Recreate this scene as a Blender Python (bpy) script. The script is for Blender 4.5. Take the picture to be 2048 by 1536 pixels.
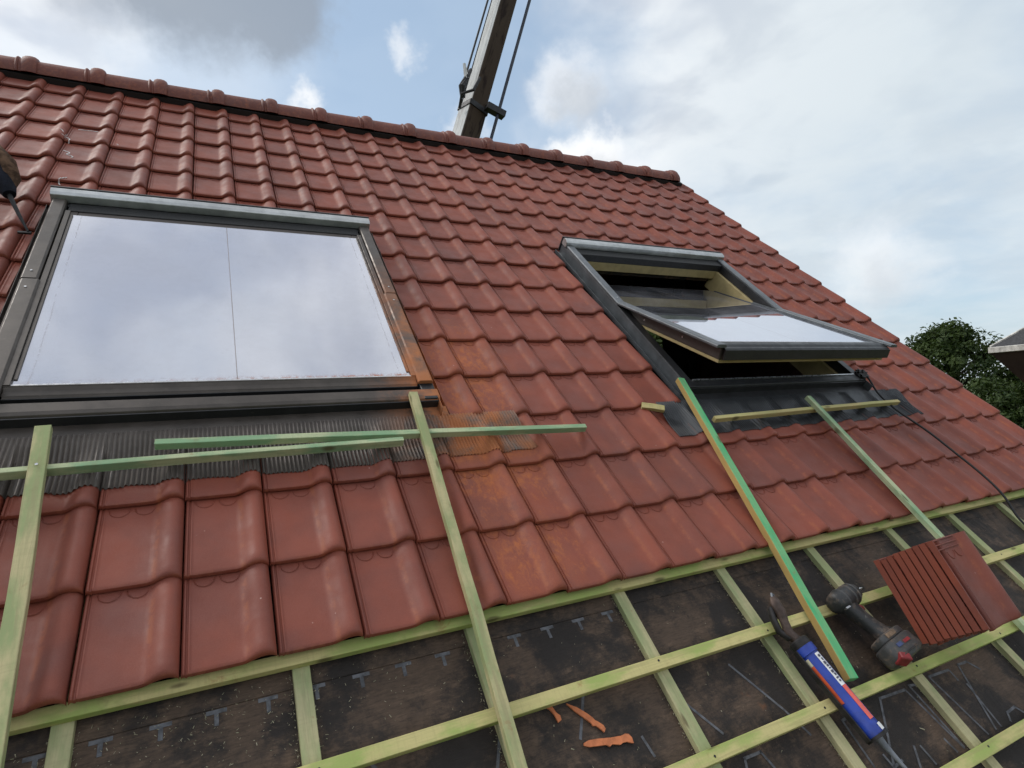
import bpy, bmesh, math, random
from mathutils import Matrix, Vector

scene = bpy.context.scene
for o in list(bpy.data.objects):
    bpy.data.objects.remove(o)
R = math.radians
rng = random.Random(7)

# ------------------------------------------------------------------ frame of the roof slope
PITCH = R(42.0)
Z0 = 4.4                                   # height of the lowest finished tile edge above the ground
CP, SP = math.cos(PITCH), math.sin(PITCH)
ROOF = Matrix.Translation((0, 0, Z0)) @ Matrix.Rotation(PITCH, 4, 'X')   # (along ridge, up slope, out of slope)
W, G = 0.200, 0.2526                       # cover width and gauge of a tile


def T(x, y, z):
    return Matrix.Translation((x, y, z))


# ------------------------------------------------------------------ camera
cam_d = bpy.data.cameras.new("camera")
cam = bpy.data.objects.new("camera", cam_d)
scene.collection.objects.link(cam)
cam_d.sensor_width = 36.0
cam_d.lens = 1157.17 / 2048 * 36.0
cam_d.clip_start, cam_d.clip_end = 0.05, 2000
CR = Matrix(((0.892632, 0.029653, -0.449810), (-0.362225, 0.641143, -0.676556), (0.268331, 0.766848, 0.583046)))
cm = CR.to_4x4()
cm.translation = Vector((0.297745, -0.707580, 1.421502))
cam.matrix_world = ROOF @ cm
scene.camera = cam

# ------------------------------------------------------------------ sky, sun, exposure
SUN_EL, SUN_AZ = R(50), R(-52)             # azimuth from +Y towards +X
world = bpy.data.worlds.new("World")
scene.world = world
world.use_nodes = True


class NT:
    """small helper to write node trees as expressions"""
    def __init__(self, tree):
        self.t = tree

    def n(self, kind, **kw):
        nd = self.t.nodes.new(kind)
        for k, v in kw.items():
            setattr(nd, k, v)
        return nd

    def put(self, sock, v):
        if hasattr(v, 'is_linked') or isinstance(v, bpy.types.NodeSocket):
            self.t.links.new(v, sock)
        elif v is not None:
            if sock.type in ('RGBA',) and len(v) == 3:
                v = (*v, 1)
            sock.default_value = v

    def m(self, op, a, b=None, c=None, clamp=False):
        nd = self.n('ShaderNodeMath', operation=op, use_clamp=clamp)
        self.put(nd.inputs[0], a)
        if b is not None:
            self.put(nd.inputs[1], b)
        if c is not None:
            self.put(nd.inputs[2], c)
        return nd.outputs[0]

    def v(self, op, a, b=None, scale=None):
        nd = self.n('ShaderNodeVectorMath', operation=op)
        self.put(nd.inputs[0], a)
        if b is not None:
            self.put(nd.inputs[1], b)
        if scale is not None:
            self.put(nd.inputs['Scale'], scale)
        return nd.outputs['Value'] if op in ('DOT_PRODUCT', 'LENGTH', 'DISTANCE') else nd.outputs[0]

    def noise(self, vec, scale, detail=4, rough=0.5, dist=0.0, color=False):
        nd = self.n('ShaderNodeTexNoise')
        self.put(nd.inputs['Vector'], vec)
        nd.inputs['Scale'].default_value = scale
        nd.inputs['Detail'].default_value = detail
        nd.inputs['Roughness'].default_value = rough
        nd.inputs['Distortion'].default_value = dist
        return nd.outputs['Color' if color else 'Fac']

    def ramp(self, x, a, b, lo=0.0, hi=1.0, smooth=True):
        nd = self.n('ShaderNodeMapRange', interpolation_type='SMOOTHSTEP' if smooth else 'LINEAR')
        nd.clamp = True
        self.put(nd.inputs[0], x)
        for i, q in zip((1, 2, 3, 4), (a, b, lo, hi)):
            self.put(nd.inputs[i], q)
        return nd.outputs[0]

    def mix(self, f, a, b, mode='MIX'):
        nd = self.n('ShaderNodeMix', data_type='RGBA', blend_type=mode)
        self.put(nd.inputs[0], f)
        self.put(nd.inputs[6], a)
        self.put(nd.inputs[7], b)
        return nd.outputs[2]

    def sep(self, vec):
        nd = self.n('ShaderNodeSeparateXYZ')
        self.put(nd.inputs[0], vec)
        return nd.outputs

    def comb(self, x, y, z):
        nd = self.n('ShaderNodeCombineXYZ')
        for i, q in enumerate((x, y, z)):
            self.put(nd.inputs[i], q)
        return nd.outputs[0]


def build_sky():
    t = world.node_tree
    t.nodes.clear()
    h = NT(t)
    out = h.n('ShaderNodeOutputWorld')
    bg = h.n('ShaderNodeBackground')
    bg.inputs['Strength'].default_value = 0.1
    sky = h.n('ShaderNodeTexSky', sky_type='NISHITA')
    sky.sun_disc = False
    sky.sun_elevation, sky.sun_rotation = SUN_EL, SUN_AZ
    sky.altitude, sky.dust_density, sky.ozone_density = 50, 1.2, 1.0
    d = h.v('NORMALIZE', h.n('ShaderNodeTexCoord').outputs['Generated'])
    x, y, z = h.sep(d)
    zz = h.m('ADD', h.m('MAXIMUM', z, 0.0), 0.22)
    flat = h.comb(h.m('DIVIDE', x, zz), h.m('DIVIDE', y, zz), h.m('MULTIPLY', z, 0.6))
    big = h.noise(h.v('ADD', flat, (2.3, 7.1, 0.4)), 0.85, 5, 0.55, 0.35)
    fine = h.noise(flat, 3.2, 5, 0.6, 0.5)
    warp = h.v('SUBTRACT', h.noise(d, 8.0, 5, 0.62, color=True), (0.5, 0.5, 0.5))
    warp2 = h.v('SUBTRACT', h.noise(d, 30.0, 4, 0.6, color=True), (0.5, 0.5, 0.5))
    dw = h.v('ADD', h.v('ADD', d, h.v('SCALE', warp, scale=0.13)), h.v('SCALE', warp2, scale=0.035))

    def blob(c, r0, r1, vec=dw):
        return h.ramp(h.v('DISTANCE', vec, c), r0, r1, 1.0, 0.0)
    # even layer of veil cloud over the whole sky, thinner where the blue gap is
    cover = h.m('ADD', h.m('MULTIPLY', big, 0.85), h.m('MULTIPLY', fine, 0.35))
    gap = h.m('MAXIMUM', blob((0.22, 0.84, 0.46), 0.16, 0.42), h.m('MULTIPLY', blob((0.44, 0.76, 0.47), 0.05, 0.26), 0.75))
    gap2 = h.m('MULTIPLY', blob((0.87, 0.46, 0.12), 0.02, 0.22), 0.35)
    cover = h.m('SUBTRACT', cover, h.m('MULTIPLY', h.m('ADD', gap, gap2), 0.46))
    veil = h.ramp(cover, 0.20, 0.74, 0.08, 0.97)
    # shading of the layer: bright billows and grey bellies
    shade = h.noise(h.v('ADD', flat, (5.0, 1.0, 3.0)), 4.2, 4, 0.5, 0.3)
    cl = h.mix(h.ramp(shade, 0.42, 0.66), (9.2, 9.4, 9.6), (6.0, 6.35, 7.1))
    # soft thinning towards the right where the layer is denser and greyer
    cl = h.mix(h.m('MULTIPLY', h.ramp(x, 0.40, 0.85), 0.80), cl, (6.3, 7.1, 7.6))
    blue = h.mix(0.45, h.v('MULTIPLY', sky.outputs[0], (1.15, 1.15, 1.1)), (5.3, 7.2, 9.3))
    col = h.mix(veil, blue, cl)
    # the grey cloud bank above the left of the ridge, and cumulus heads standing behind the roof
    bank = h.m('MAXIMUM', h.m('MAXIMUM', blob((-0.02, 0.828, 0.562), 0.06, 0.14), h.m('MULTIPLY', blob((-0.10, 0.83, 0.56), 0.03, 0.12), 0.7)), blob((0.085, 0.822, 0.560), 0.05, 0.105))
    glow = blob((-0.06, 0.87, 0.48), 0.08, 0.24)
    col = h.mix(h.m('MULTIPLY', glow, 0.30), col, (9.0, 9.3, 9.5))
    col = h.mix(h.m('MULTIPLY', bank, 0.85), col, (3.0, 3.45, 4.1))
    for c, r0, r1, k in (((0.487, 0.733, 0.474), .012, .07, .6), ((0.535, 0.755, 0.380), .022, .065, .9),
                         ((0.50, 0.775, 0.372), .012, .05, .8), ((0.262, 0.812, 0.520), .004, .035, .55), ((0.124, 0.885, 0.441), .006, .04, .85),
                         ((0.36, 0.83, 0.42), .006, .05, .7), ((0.855, 0.50, 0.165), .015, .09, .55),
                         ((0.60, 0.735, 0.325), .01, .10, .5)):
        col = h.mix(h.m('MULTIPLY', blob(c, r0, r1), k), col, (9.6, 9.7, 9.8))
    for c, r0, r1, k in (((0.505, 0.733, 0.452), .008, .05, .55), ((0.545, 0.757, 0.355), .005, .05, .5), ((0.86, 0.495, 0.135), .005, .06, .35)):
        col = h.mix(h.m('MULTIPLY', blob(c, r0, r1), k), col, (4.6, 5.0, 5.5))
    t.links.new(col, bg.inputs['Color'])
    t.links.new(bg.outputs[0], out.inputs['Surface'])


build_sky()
sun_d = bpy.data.lights.new("sun", 'SUN')
sun_d.energy = 1.5
sun_d.angle = R(22)
sun_d.color = (1.0, 0.96, 0.90)
sun = bpy.data.objects.new("sun", sun_d)
scene.collection.objects.link(sun)
sv = Vector((math.sin(SUN_AZ) * math.cos(SUN_EL), math.cos(SUN_AZ) * math.cos(SUN_EL), math.sin(SUN_EL)))
sun.rotation_euler = (-sv).to_track_quat('-Z', 'Y').to_euler()
sun.location = (0, 0, 30)
vs = scene.view_settings
vs.view_transform, vs.look, vs.gamma, vs.exposure = 'Standard', 'None', 1.0, 0.12
vs.use_curve_mapping = False
scene.cycles.max_bounces = 6
scene.cycles.use_adaptive_sampling = True
scene.cycles.adaptive_threshold = 0.02
scene.cycles.transparent_max_bounces = 12
scene.cycles.caustics_reflective = scene.cycles.caustics_refractive = False

# ------------------------------------------------------------------ materials
MATS = {}


def material(name):
    m = bpy.data.materials.new(name)
    m.use_nodes = True
    m.node_tree.nodes.clear()
    h = NT(m.node_tree)
    out = h.n('ShaderNodeOutputMaterial')
    b = h.n('ShaderNodeBsdfPrincipled')
    m.node_tree.links.new(b.outputs[0], out.inputs[0])
    MATS[name] = m
    return m, h, b, out


def bump(h, b, height, strength, dist):
    nd = h.n('ShaderNodeBump')
    nd.inputs['Strength'].default_value = strength
    nd.inputs['Distance'].default_value = dist
    h.put(nd.inputs['Height'], height)
    h.put(b.inputs['Normal'], nd.outputs[0])


def world_pos(h):
    return h.n('ShaderNodeNewGeometry').outputs['Position']


def slope_uv(h):
    """coordinates on the slope, metres: along the ridge and up the slope"""
    p = h.v('SUBTRACT', world_pos(h), (0, 0, Z0))
    return h.sep(p)[0], h.v('DOT_PRODUCT', p, (0, CP, SP))


def cutting_dust(h, u, v, cu, cv, ru, rv):
    """orange powder blown from a stone saw: densest at one place, ragged edges"""
    a = h.m('DIVIDE', h.m('SUBTRACT', u, cu), ru)
    c = h.m('DIVIDE', h.m('SUBTRACT', v, cv), rv)
    r = h.m('SQRT', h.m('ADD', h.m('MULTIPLY', a, a), h.m('MULTIPLY', c, c)))
    return h.ramp(r, 0.1, 1.0, 1.0, 0.0)


def obj_coords(h):
    return h.n('ShaderNodeTexCoord').outputs['Object']


def plain(name, col, rough=0.5, metal=0.0, var=0.15, scale=30, bmp=0.0, spec=0.5):
    m, h, b, out = material(name)
    o = obj_coords(h)
    nz = h.noise(o, scale, 5, 0.6)
    lo = tuple(c * (1 - var) for c in col)
    hi = tuple(min(1, c * (1 + var)) for c in col)
    h.put(b.inputs['Base Color'], h.mix(h.ramp(nz, 0.3, 0.7), lo, hi))
    b.inputs['Metallic'].default_value = metal
    b.inputs['Specular IOR Level'].default_value = spec
    h.put(b.inputs['Roughness'], h.ramp(h.noise(o, scale * 2.3, 3), 0.3, 0.7, max(0.03, rough - 0.08), min(1, rough + 0.08)))
    if bmp:
        bump(h, b, nz, 0.5, bmp)
    return m


def make_tile_material(name, base_a, base_b, dusty=True):
    m, h, b, out = material(name)
    u, v = slope_uv(h)
    p = world_pos(h)
    o = obj_coords(h)
    rnd = h.n('ShaderNodeObjectInfo').outputs['Random']
    cloud = h.noise(h.v('ADD', h.v('SCALE', p, scale=1.0), h.comb(rnd, h.m('MULTIPLY', rnd, 3.7), 0.0)), 5.5, 4, 0.55)
    f = h.m('ADD', h.ramp(cloud, 0.32, 0.68, 0.0, 0.75), h.m('MULTIPLY', h.m('SUBTRACT', rnd, 0.4), 0.55), clamp=True)
    col = h.mix(f, base_a, base_b)
    # smoky purplish firing marks and fine grain
    smoke = h.ramp(h.noise(p, 3.1, 3, 0.5), 0.50, 0.75, 0.0, 0.45)
    col = h.mix(smoke, col, (0.125, 0.050, 0.045))
    grain = h.noise(p, 420, 3, 0.6)
    col = h.mix(h.ramp(grain, 0.35, 0.75, 0.0, 0.18), col, (0.30, 0.12, 0.08))
    ox, oy, oz = h.sep(o)
    # rusty run-off line at the foot of the roll
    line = h.m('MULTIPLY', h.ramp(h.m('ABSOLUTE', h.m('SUBTRACT', ox, 0.137)), 0.0, 0.011, 1.0, 0.0), h.ramp(h.noise(p, 24, 4, 0.7), 0.42, 0.62))
    col = h.mix(h.m('MULTIPLY', line, 0.5), col, (0.34, 0.10, 0.04))
    # bare clay at rubbed lower edges
    edge = h.m('MULTIPLY', h.ramp(oy, 0.0, 0.012, 1.0, 0.0), h.ramp(h.noise(p, 60, 3, 0.6), 0.45, 0.7))
    col = h.mix(h.m('MULTIPLY', edge, 0.45), col, (0.30, 0.10, 0.05))
    dustf = None
    if dusty:
        d1 = cutting_dust(h, u, v, 1.16, 0.62, 0.42, 0.52)
        d2 = h.m('MULTIPLY', cutting_dust(h, u, v, 1.14, 0.16, 0.38, 0.42), 0.62)
        d3 = h.m('MULTIPLY', cutting_dust(h, u, v, 1.22, 1.05, 0.35, 0.65), 0.75)
        d4 = h.m('MULTIPLY', cutting_dust(h, u, v, 1.7, 0.35, 0.9, 0.6), 0.2)
        dd = h.m('MAXIMUM', h.m('MAXIMUM', d1, d2), h.m('MAXIMUM', d3, d4))
        scrape = h.noise(h.comb(h.m('MULTIPLY', u, 34.0), h.m('MULTIPLY', v, 20.0), 0.0), 1.0, 8, 0.78, 0.3)
        soft = h.noise(h.comb(h.m('MULTIPLY', u, 22.0), h.m('MULTIPLY', v, 3.0), 2.0), 1.0, 6, 0.7)
        ragged = h.ramp(h.m('ADD', scrape, h.m('MULTIPLY', dd, 0.30)), 0.58, 0.92, 0.0, 0.85)
        # the powder lies in the pans and keeps off the rolls
        lowp = h.ramp(ox, 0.118, 0.165, 1.0, 0.4)
        lowp = h.m('MULTIPLY', lowp, h.ramp(oy, 0.012, 0.05, 0.25, 1.0))
        film = h.m('MULTIPLY', h.m('MULTIPLY', dd, h.ramp(soft, 0.30, 0.75)), h.ramp(h.noise(p, 180, 4, 0.7), 0.35, 0.65, 0.18, 0.55))
        dustf = h.m('MAXIMUM', h.m('MULTIPLY', h.m('MULTIPLY', ragged, lowp), h.ramp(dd, 0.02, 0.35)), film)
        col = h.mix(dustf, col, (0.46, 0.145, 0.050))
    # little white chips and mortar flecks
    vor = h.n('ShaderNodeTexVoronoi')
    h.put(vor.inputs['Vector'], p)
    vor.inputs['Scale'].default_value = 26
    fleck = h.m('MULTIPLY', h.ramp(vor.outputs['Distance'], 0.03, 0.075, 1.0, 0.0), h.ramp(h.noise(p, 9, 2), 0.58, 0.66))
    col = h.mix(h.m('MULTIPLY', fleck, 0.6), col, (0.6, 0.42, 0.36))
    h.put(b.inputs['Base Color'], col)
    rg = h.ramp(h.noise(p, 14, 4, 0.6), 0.3, 0.7, 0.50, 0.68)
    if dustf is not None:
        rg = h.m('ADD', rg, h.m('MULTIPLY', dustf, 0.4), clamp=True)
    h.put(b.inputs['Roughness'], rg)
    b.inputs['Specular IOR Level'].default_value = 0.42
    hgt = h.m('ADD', h.m('MULTIPLY', h.noise(p, 35, 4, 0.6), 1.0), h.m('MULTIPLY', grain, 0.25))
    bump(h, b, hgt, 0.35, 0.0022)
    return m


TILE = make_tile_material("fired clay", (0.238, 0.055, 0.031), (0.158, 0.041, 0.028))
RIDGE = make_tile_material("ridge clay", (0.165, 0.045, 0.031), (0.12, 0.036, 0.028), False)
SHARD = plain("fresh cut clay", (0.52, 0.17, 0.07), 0.9, var=0.2, scale=60, bmp=0.001)


def make_wood(name, green, pale, mixlo, mixhi, side=None, dirt=0.35):
    """pressure treated batten: grain along local X, blotchy green salt stain, knots"""
    m, h, b, out = material(name)
    o = obj_coords(h)
    rnd = h.n('ShaderNodeObjectInfo').outputs['Random']
    off = h.comb(h.m('MULTIPLY', rnd, 31.0), h.m('MULTIPLY', rnd, 17.0), 0.0)
    x, y, z = h.sep(o)
    q = h.v('ADD', h.comb(h.m('MULTIPLY', x, 2.2), h.m('MULTIPLY', y, 60.0), h.m('MULTIPLY', z, 60.0)), off)
    grain = h.noise(q, 1.6, 8, 0.75, 0.6)
    saw = h.noise(h.v('ADD', h.comb(h.m('MULTIPLY', x, 160.0), h.m('MULTIPLY', y, 12.0), h.m('MULTIPLY', z, 12.0)), off), 1.0, 4, 0.7)
    blot = h.noise(h.v('ADD', h.comb(h.m('MULTIPLY', x, 3.0), h.m('MULTIPLY', y, 9.0), h.m('MULTIPLY', z, 9.0)), off), 1.6, 5, 0.6)
    col = h.mix(h.ramp(blot, 0.40, 0.60, mixlo, mixhi), pale, green)
    dark = tuple(c * 0.62 for c in pale)
    col = h.mix(h.ramp(grain, 0.45, 0.68, 0.0, 0.6), col, dark)
    col = h.mix(h.ramp(saw, 0.45, 0.75, 0.0, 0.3), col, dark)
    if side is not None:
        nrm = h.n('ShaderNodeTexCoord').outputs['Normal']
        ny = h.sep(nrm)[1]
        col = h.mix(h.m('MULTIPLY', h.ramp(h.m('ABSOLUTE', ny), 0.5, 0.8), 0.9), col, h.mix(h.ramp(blot, 0.3, 0.7), side, tuple(c * .75 for c in side)))
    vor = h.n('ShaderNodeTexVoronoi')
    h.put(vor.inputs['Vector'], h.v('ADD', h.comb(h.m('MULTIPLY', x, 6.0), h.m('MULTIPLY', y, 22.0), h.m('MULTIPLY', z, 10.0)), off))
    vor.inputs['Scale'].default_value = 0.9
    knot = h.ramp(vor.outputs['Distance'], 0.06, 0.16, 1.0, 0.0)
    col = h.mix(h.m('MULTIPLY', knot, 0.75), col, (0.10, 0.075, 0.035))
    fil = h.ramp(h.noise(h.v('ADD', o, off), 14, 6, 0.7), 0.55, 0.75, 0.0, dirt)
    col = h.mix(fil, col, (0.19, 0.14, 0.065))
    smear = h.m('MULTIPLY', h.ramp(h.noise(h.v('ADD', o, h.v('SCALE', off, scale=2.0)), 9, 5, 0.7, 0.4), 0.62, 0.72), 0.55)
    col = h.mix(smear, col, (0.30, 0.13, 0.05))
    h.put(b.inputs['Base Color'], col)
    b.inputs['Roughness'].default_value = 0.78
    b.inputs['Specular IOR Level'].default_value = 0.25
    bump(h, b, grain, 0.5, 0.0012)
    return m


WOOD_FIX = make_wood("treated fixed batten", (0.33, 0.41, 0.12), (0.56, 0.49, 0.22), 0.0, 0.95)
WOOD_CTR = make_wood("treated counter batten", (0.24, 0.31, 0.14), (0.46, 0.42, 0.24), 0.0, 0.75)
WOOD_OLD = make_wood("dull green batten", (0.26, 0.32, 0.145), (0.49, 0.43, 0.235), 0.0, 0.9)
WOOD_MINT = make_wood("mint green batten", (0.225, 0.375, 0.215), (0.47, 0.51, 0.31), 0.0, 1.0, dirt=0.35)
WOOD_VIV = make_wood("vivid green batten", (0.075, 0.42, 0.18), (0.30, 0.50, 0.24), 0.55, 1.0, side=(0.50, 0.30, 0.10), dirt=0.12)
WOOD_TAN = make_wood("tan batten", (0.40, 0.42, 0.17), (0.52, 0.43, 0.20), 0.0, 0.6, dirt=0.3)
LINING = plain("lacquered pine", (0.42, 0.33, 0.16), 0.5, var=0.12, scale=18)

# roofing membrane: near-black fleece with brown mud and a lap seam
UNDER, _h, _b, _o = material("roof membrane")
_p = world_pos(_h)
_u, _v = slope_uv(_h)
_mud = _h.noise(_h.comb(_u, _v, 0.0), 4.2, 9, 0.72, 0.15)
_mud2 = _h.noise(_h.comb(_h.m('MULTIPLY', _u, 0.7), _h.m('MULTIPLY', _v, 1.6), 4.0), 16.0, 8, 0.78, 0.1)
_weave = _h.noise(_h.comb(_h.m('MULTIPLY', _u, 30.0), _h.m('MULTIPLY', _v, 190.0), 1.0), 1.0, 4, 0.7)
_c = _h.mix(_h.ramp(_mud, 0.44, 0.60, 0.0, 1.0), (0.026, 0.021, 0.019), (0.090, 0.060, 0.042))
_c = _h.mix(_h.m('MULTIPLY', _h.ramp(_mud2, 0.48, 0.70), _h.ramp(_mud, 0.40, 0.58)), _c, (0.145, 0.097, 0.066))
_c = _h.mix(_h.ramp(_weave, 0.42, 0.70, 0.0, 0.5), _c, (0.018, 0.014, 0.012))
_c = _h.mix(_h.m('MULTIPLY', _h.ramp(_h.noise(_p, 7, 6, 0.6), 0.66, 0.76), 0.5), _c, (0.22, 0.09, 0.04))
_h.put(_b.inputs['Base Color'], _c)
_b.inputs['Roughness'].default_value = 0.72
_b.inputs['Specular IOR Level'].default_value = 0.3
_sag = _h.noise(_h.comb(_h.m('MULTIPLY', _u, 5.0), _h.m('MULTIPLY', _v, 2.2), 7.0), 1.0, 3, 0.5, 1.0)
bump(_h, _b, _h.m('ADD', _h.m('MULTIPLY', _sag, 14.0), _h.m('ADD', _weave, _h.m('MULTIPLY', _mud2, 2.0))), 0.6, 0.0028)
PRINT = plain("faded grey print", (0.095, 0.097, 0.107), 0.75, var=0.45, scale=40)


def make_coated(name, col, rough, metal, dusty=0.0, cv=0.9):
    m, h, b, out = material(name)
    o = obj_coords(h)
    u, v = slope_uv(h)
    nz = h.noise(o, 9, 6, 0.65)
    c = h.mix(h.ramp(nz, 0.3, 0.7), tuple(k * 0.8 for k in col), tuple(k * 1.2 for k in col))
    c = h.mix(h.ramp(h.noise(o, 60, 5, 0.7), 0.6, 0.8, 0.0, 0.3), c, (0.22, 0.18, 0.15))
    rg = h.ramp(h.noise(o, 22, 5, 0.65), 0.3, 0.7, rough - 0.08, rough + 0.12)
    if dusty:
        d = cutting_dust(h, u, v, 1.14, cv, 0.42, 1.15)
        d = h.m('MULTIPLY', d, h.ramp(h.noise(o, 6, 6, 0.7, 0.5), 0.30, 0.62))
        d = h.m('MULTIPLY', d, dusty)
        c = h.mix(d, c, (0.38, 0.14, 0.055))
        h.put(b.inputs['Metallic'], h.m('MULTIPLY', h.m('SUBTRACT', 1.0, d), metal))
        rg = h.m('ADD', rg, h.m('MULTIPLY', d, 0.4), clamp=True)
    else:
        b.inputs['Metallic'].default_value = metal
    h.put(b.inputs['Base Color'], c)
    h.put(b.inputs['Roughness'], rg)
    bump(h, b, h.noise(o, 5, 3), 0.15, 0.004)
    return m


ALU = make_coated("brown grey coated aluminium", (0.072, 0.060, 0.052), 0.40, 0.35, 1.5)
ALU_LT = make_coated("bright coated aluminium", (0.46, 0.47, 0.47), 0.36, 0.8)
ALU_BL = make_coated("slate coated aluminium", (0.125, 0.135, 0.145), 0.38, 0.5)
ALU_DK = make_coated("anthracite coated aluminium", (0.028, 0.028, 0.030), 0.42, 0.3)
BRONZE = make_coated("bronze coated aluminium", (0.075, 0.062, 0.056), 0.42, 0.4)
LEAD1 = make_coated("pleated brown flashing", (0.115, 0.098, 0.087), 0.45, 0.15, 1.2, 0.62)
LEAD2 = make_coated("pleated black flashing", (0.045, 0.048, 0.052), 0.36, 0.4)
RUBBER = plain("black rubber", (0.012, 0.012, 0.013), 0.6, scale=50)
STEEL = plain("bright steel", (0.55, 0.55, 0.56), 0.3, 0.9, scale=40)


def make_glass(name, refl, dirt, wash=1.0):
    m, h, b, out = material(name)
    o = obj_coords(h)
    x, y, z = h.sep(o)
    tr = h.n('ShaderNodeBsdfTransparent')
    tr.inputs[0].default_value = (0.62, 0.66, 0.68, 1)
    gl = h.n('ShaderNodeBsdfGlossy')
    gl.inputs['Color'].default_value = (0.88, 0.89, 0.96, 1)
    gl.inputs['Roughness'].default_value = 0.015
    lw = h.n('ShaderNodeLayerWeight')
    lw.inputs['Blend'].default_value = 0.5
    fac = h.ramp(lw.outputs['Facing'], 0.0, 0.95, refl, 0.97, smooth=False)
    mx = h.n('ShaderNodeMixShader')
    h.put(mx.inputs[0], fac)
    h.t.links.new(tr.outputs[0], mx.inputs[1])
    h.t.links.new(gl.outputs[0], mx.inputs[2])
    # dried dust film, drip marks down the edges, red clay washed against the lower edge
    film = h.m('ADD', 0.06, h.m('MULTIPLY', h.ramp(h.noise(o, 3.0, 7, 0.65), 0.35, 0.75), 0.18))
    speck = h.ramp(h.noise(o, 120, 3, 0.7), 0.62, 0.78, 0.0, 0.35)
    lowb = h.m('ADD', y, h.m('MULTIPLY', h.noise(h.comb(h.m('MULTIPLY', x, 14.0), 0.0, 0.0), 1.0, 6, 0.75), 0.06))
    clay = h.m('MULTIPLY', h.ramp(lowb, -0.545, -0.515, 1.0, 0.0), h.ramp(h.noise(o, 45, 5, 0.7), 0.42, 0.55))
    clay = h.m('MULTIPLY', clay, h.ramp(x, -0.7, 0.6, 0.25 * wash, wash))
    drip = h.m('MULTIPLY', h.ramp(h.m('ABSOLUTE', h.m('SUBTRACT', h.m('ABSOLUTE', x), h.m('ADD', 0.545, h.m('MULTIPLY', h.noise(h.comb(0.0, h.m('MULTIPLY', y, 6.0), 0.0), 1.0, 5), 0.02)))), 0.0, 0.004, 1.0, 0.0),
               h.ramp(h.noise(o, 30, 5, 0.7), 0.40, 0.56, 0.0, 0.4))
    streak = h.m('MULTIPLY', h.ramp(h.m('ABSOLUTE', h.m('ADD', x, h.m('ADD', 0.005, h.m('MULTIPLY', y, 0.004)))), 0.0007, 0.0024, 1.0, 0.0), h.ramp(y, 0.55, 0.56, 0.75, 0.0))
    dust = h.m('ADD', h.m('ADD', film, speck), h.m('ADD', h.m('MULTIPLY', clay, 0.95), h.m('ADD', drip, streak)), clamp=True)
    df = h.n('ShaderNodeBsdfDiffuse')
    dc = h.mix(clay, (0.46, 0.46, 0.50), (0.45, 0.15, 0.07))
    dc = h.mix(h.m('MAXIMUM', drip, streak), dc, (0.26, 0.22, 0.20))
    h.put(df.inputs[0], dc)
    m2 = h.n('ShaderNodeMixShader')
    h.put(m2.inputs[0], h.m('MULTIPLY', dust, dirt))
    h.t.links.new(mx.outputs[0], m2.inputs[1])
    h.t.links.new(df.outputs[0], m2.inputs[2])
    h.t.links.new(m2.outputs[0], out.inputs[0])
    return m


GLASS = make_glass("coated roof glazing", 0.48, 1.0)
GLASS2 = make_glass("clean roof glazing", 0.50, 0.55, 0.0)

# ------------------------------------------------------------------ mesh helpers
COL = scene.collection


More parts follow.
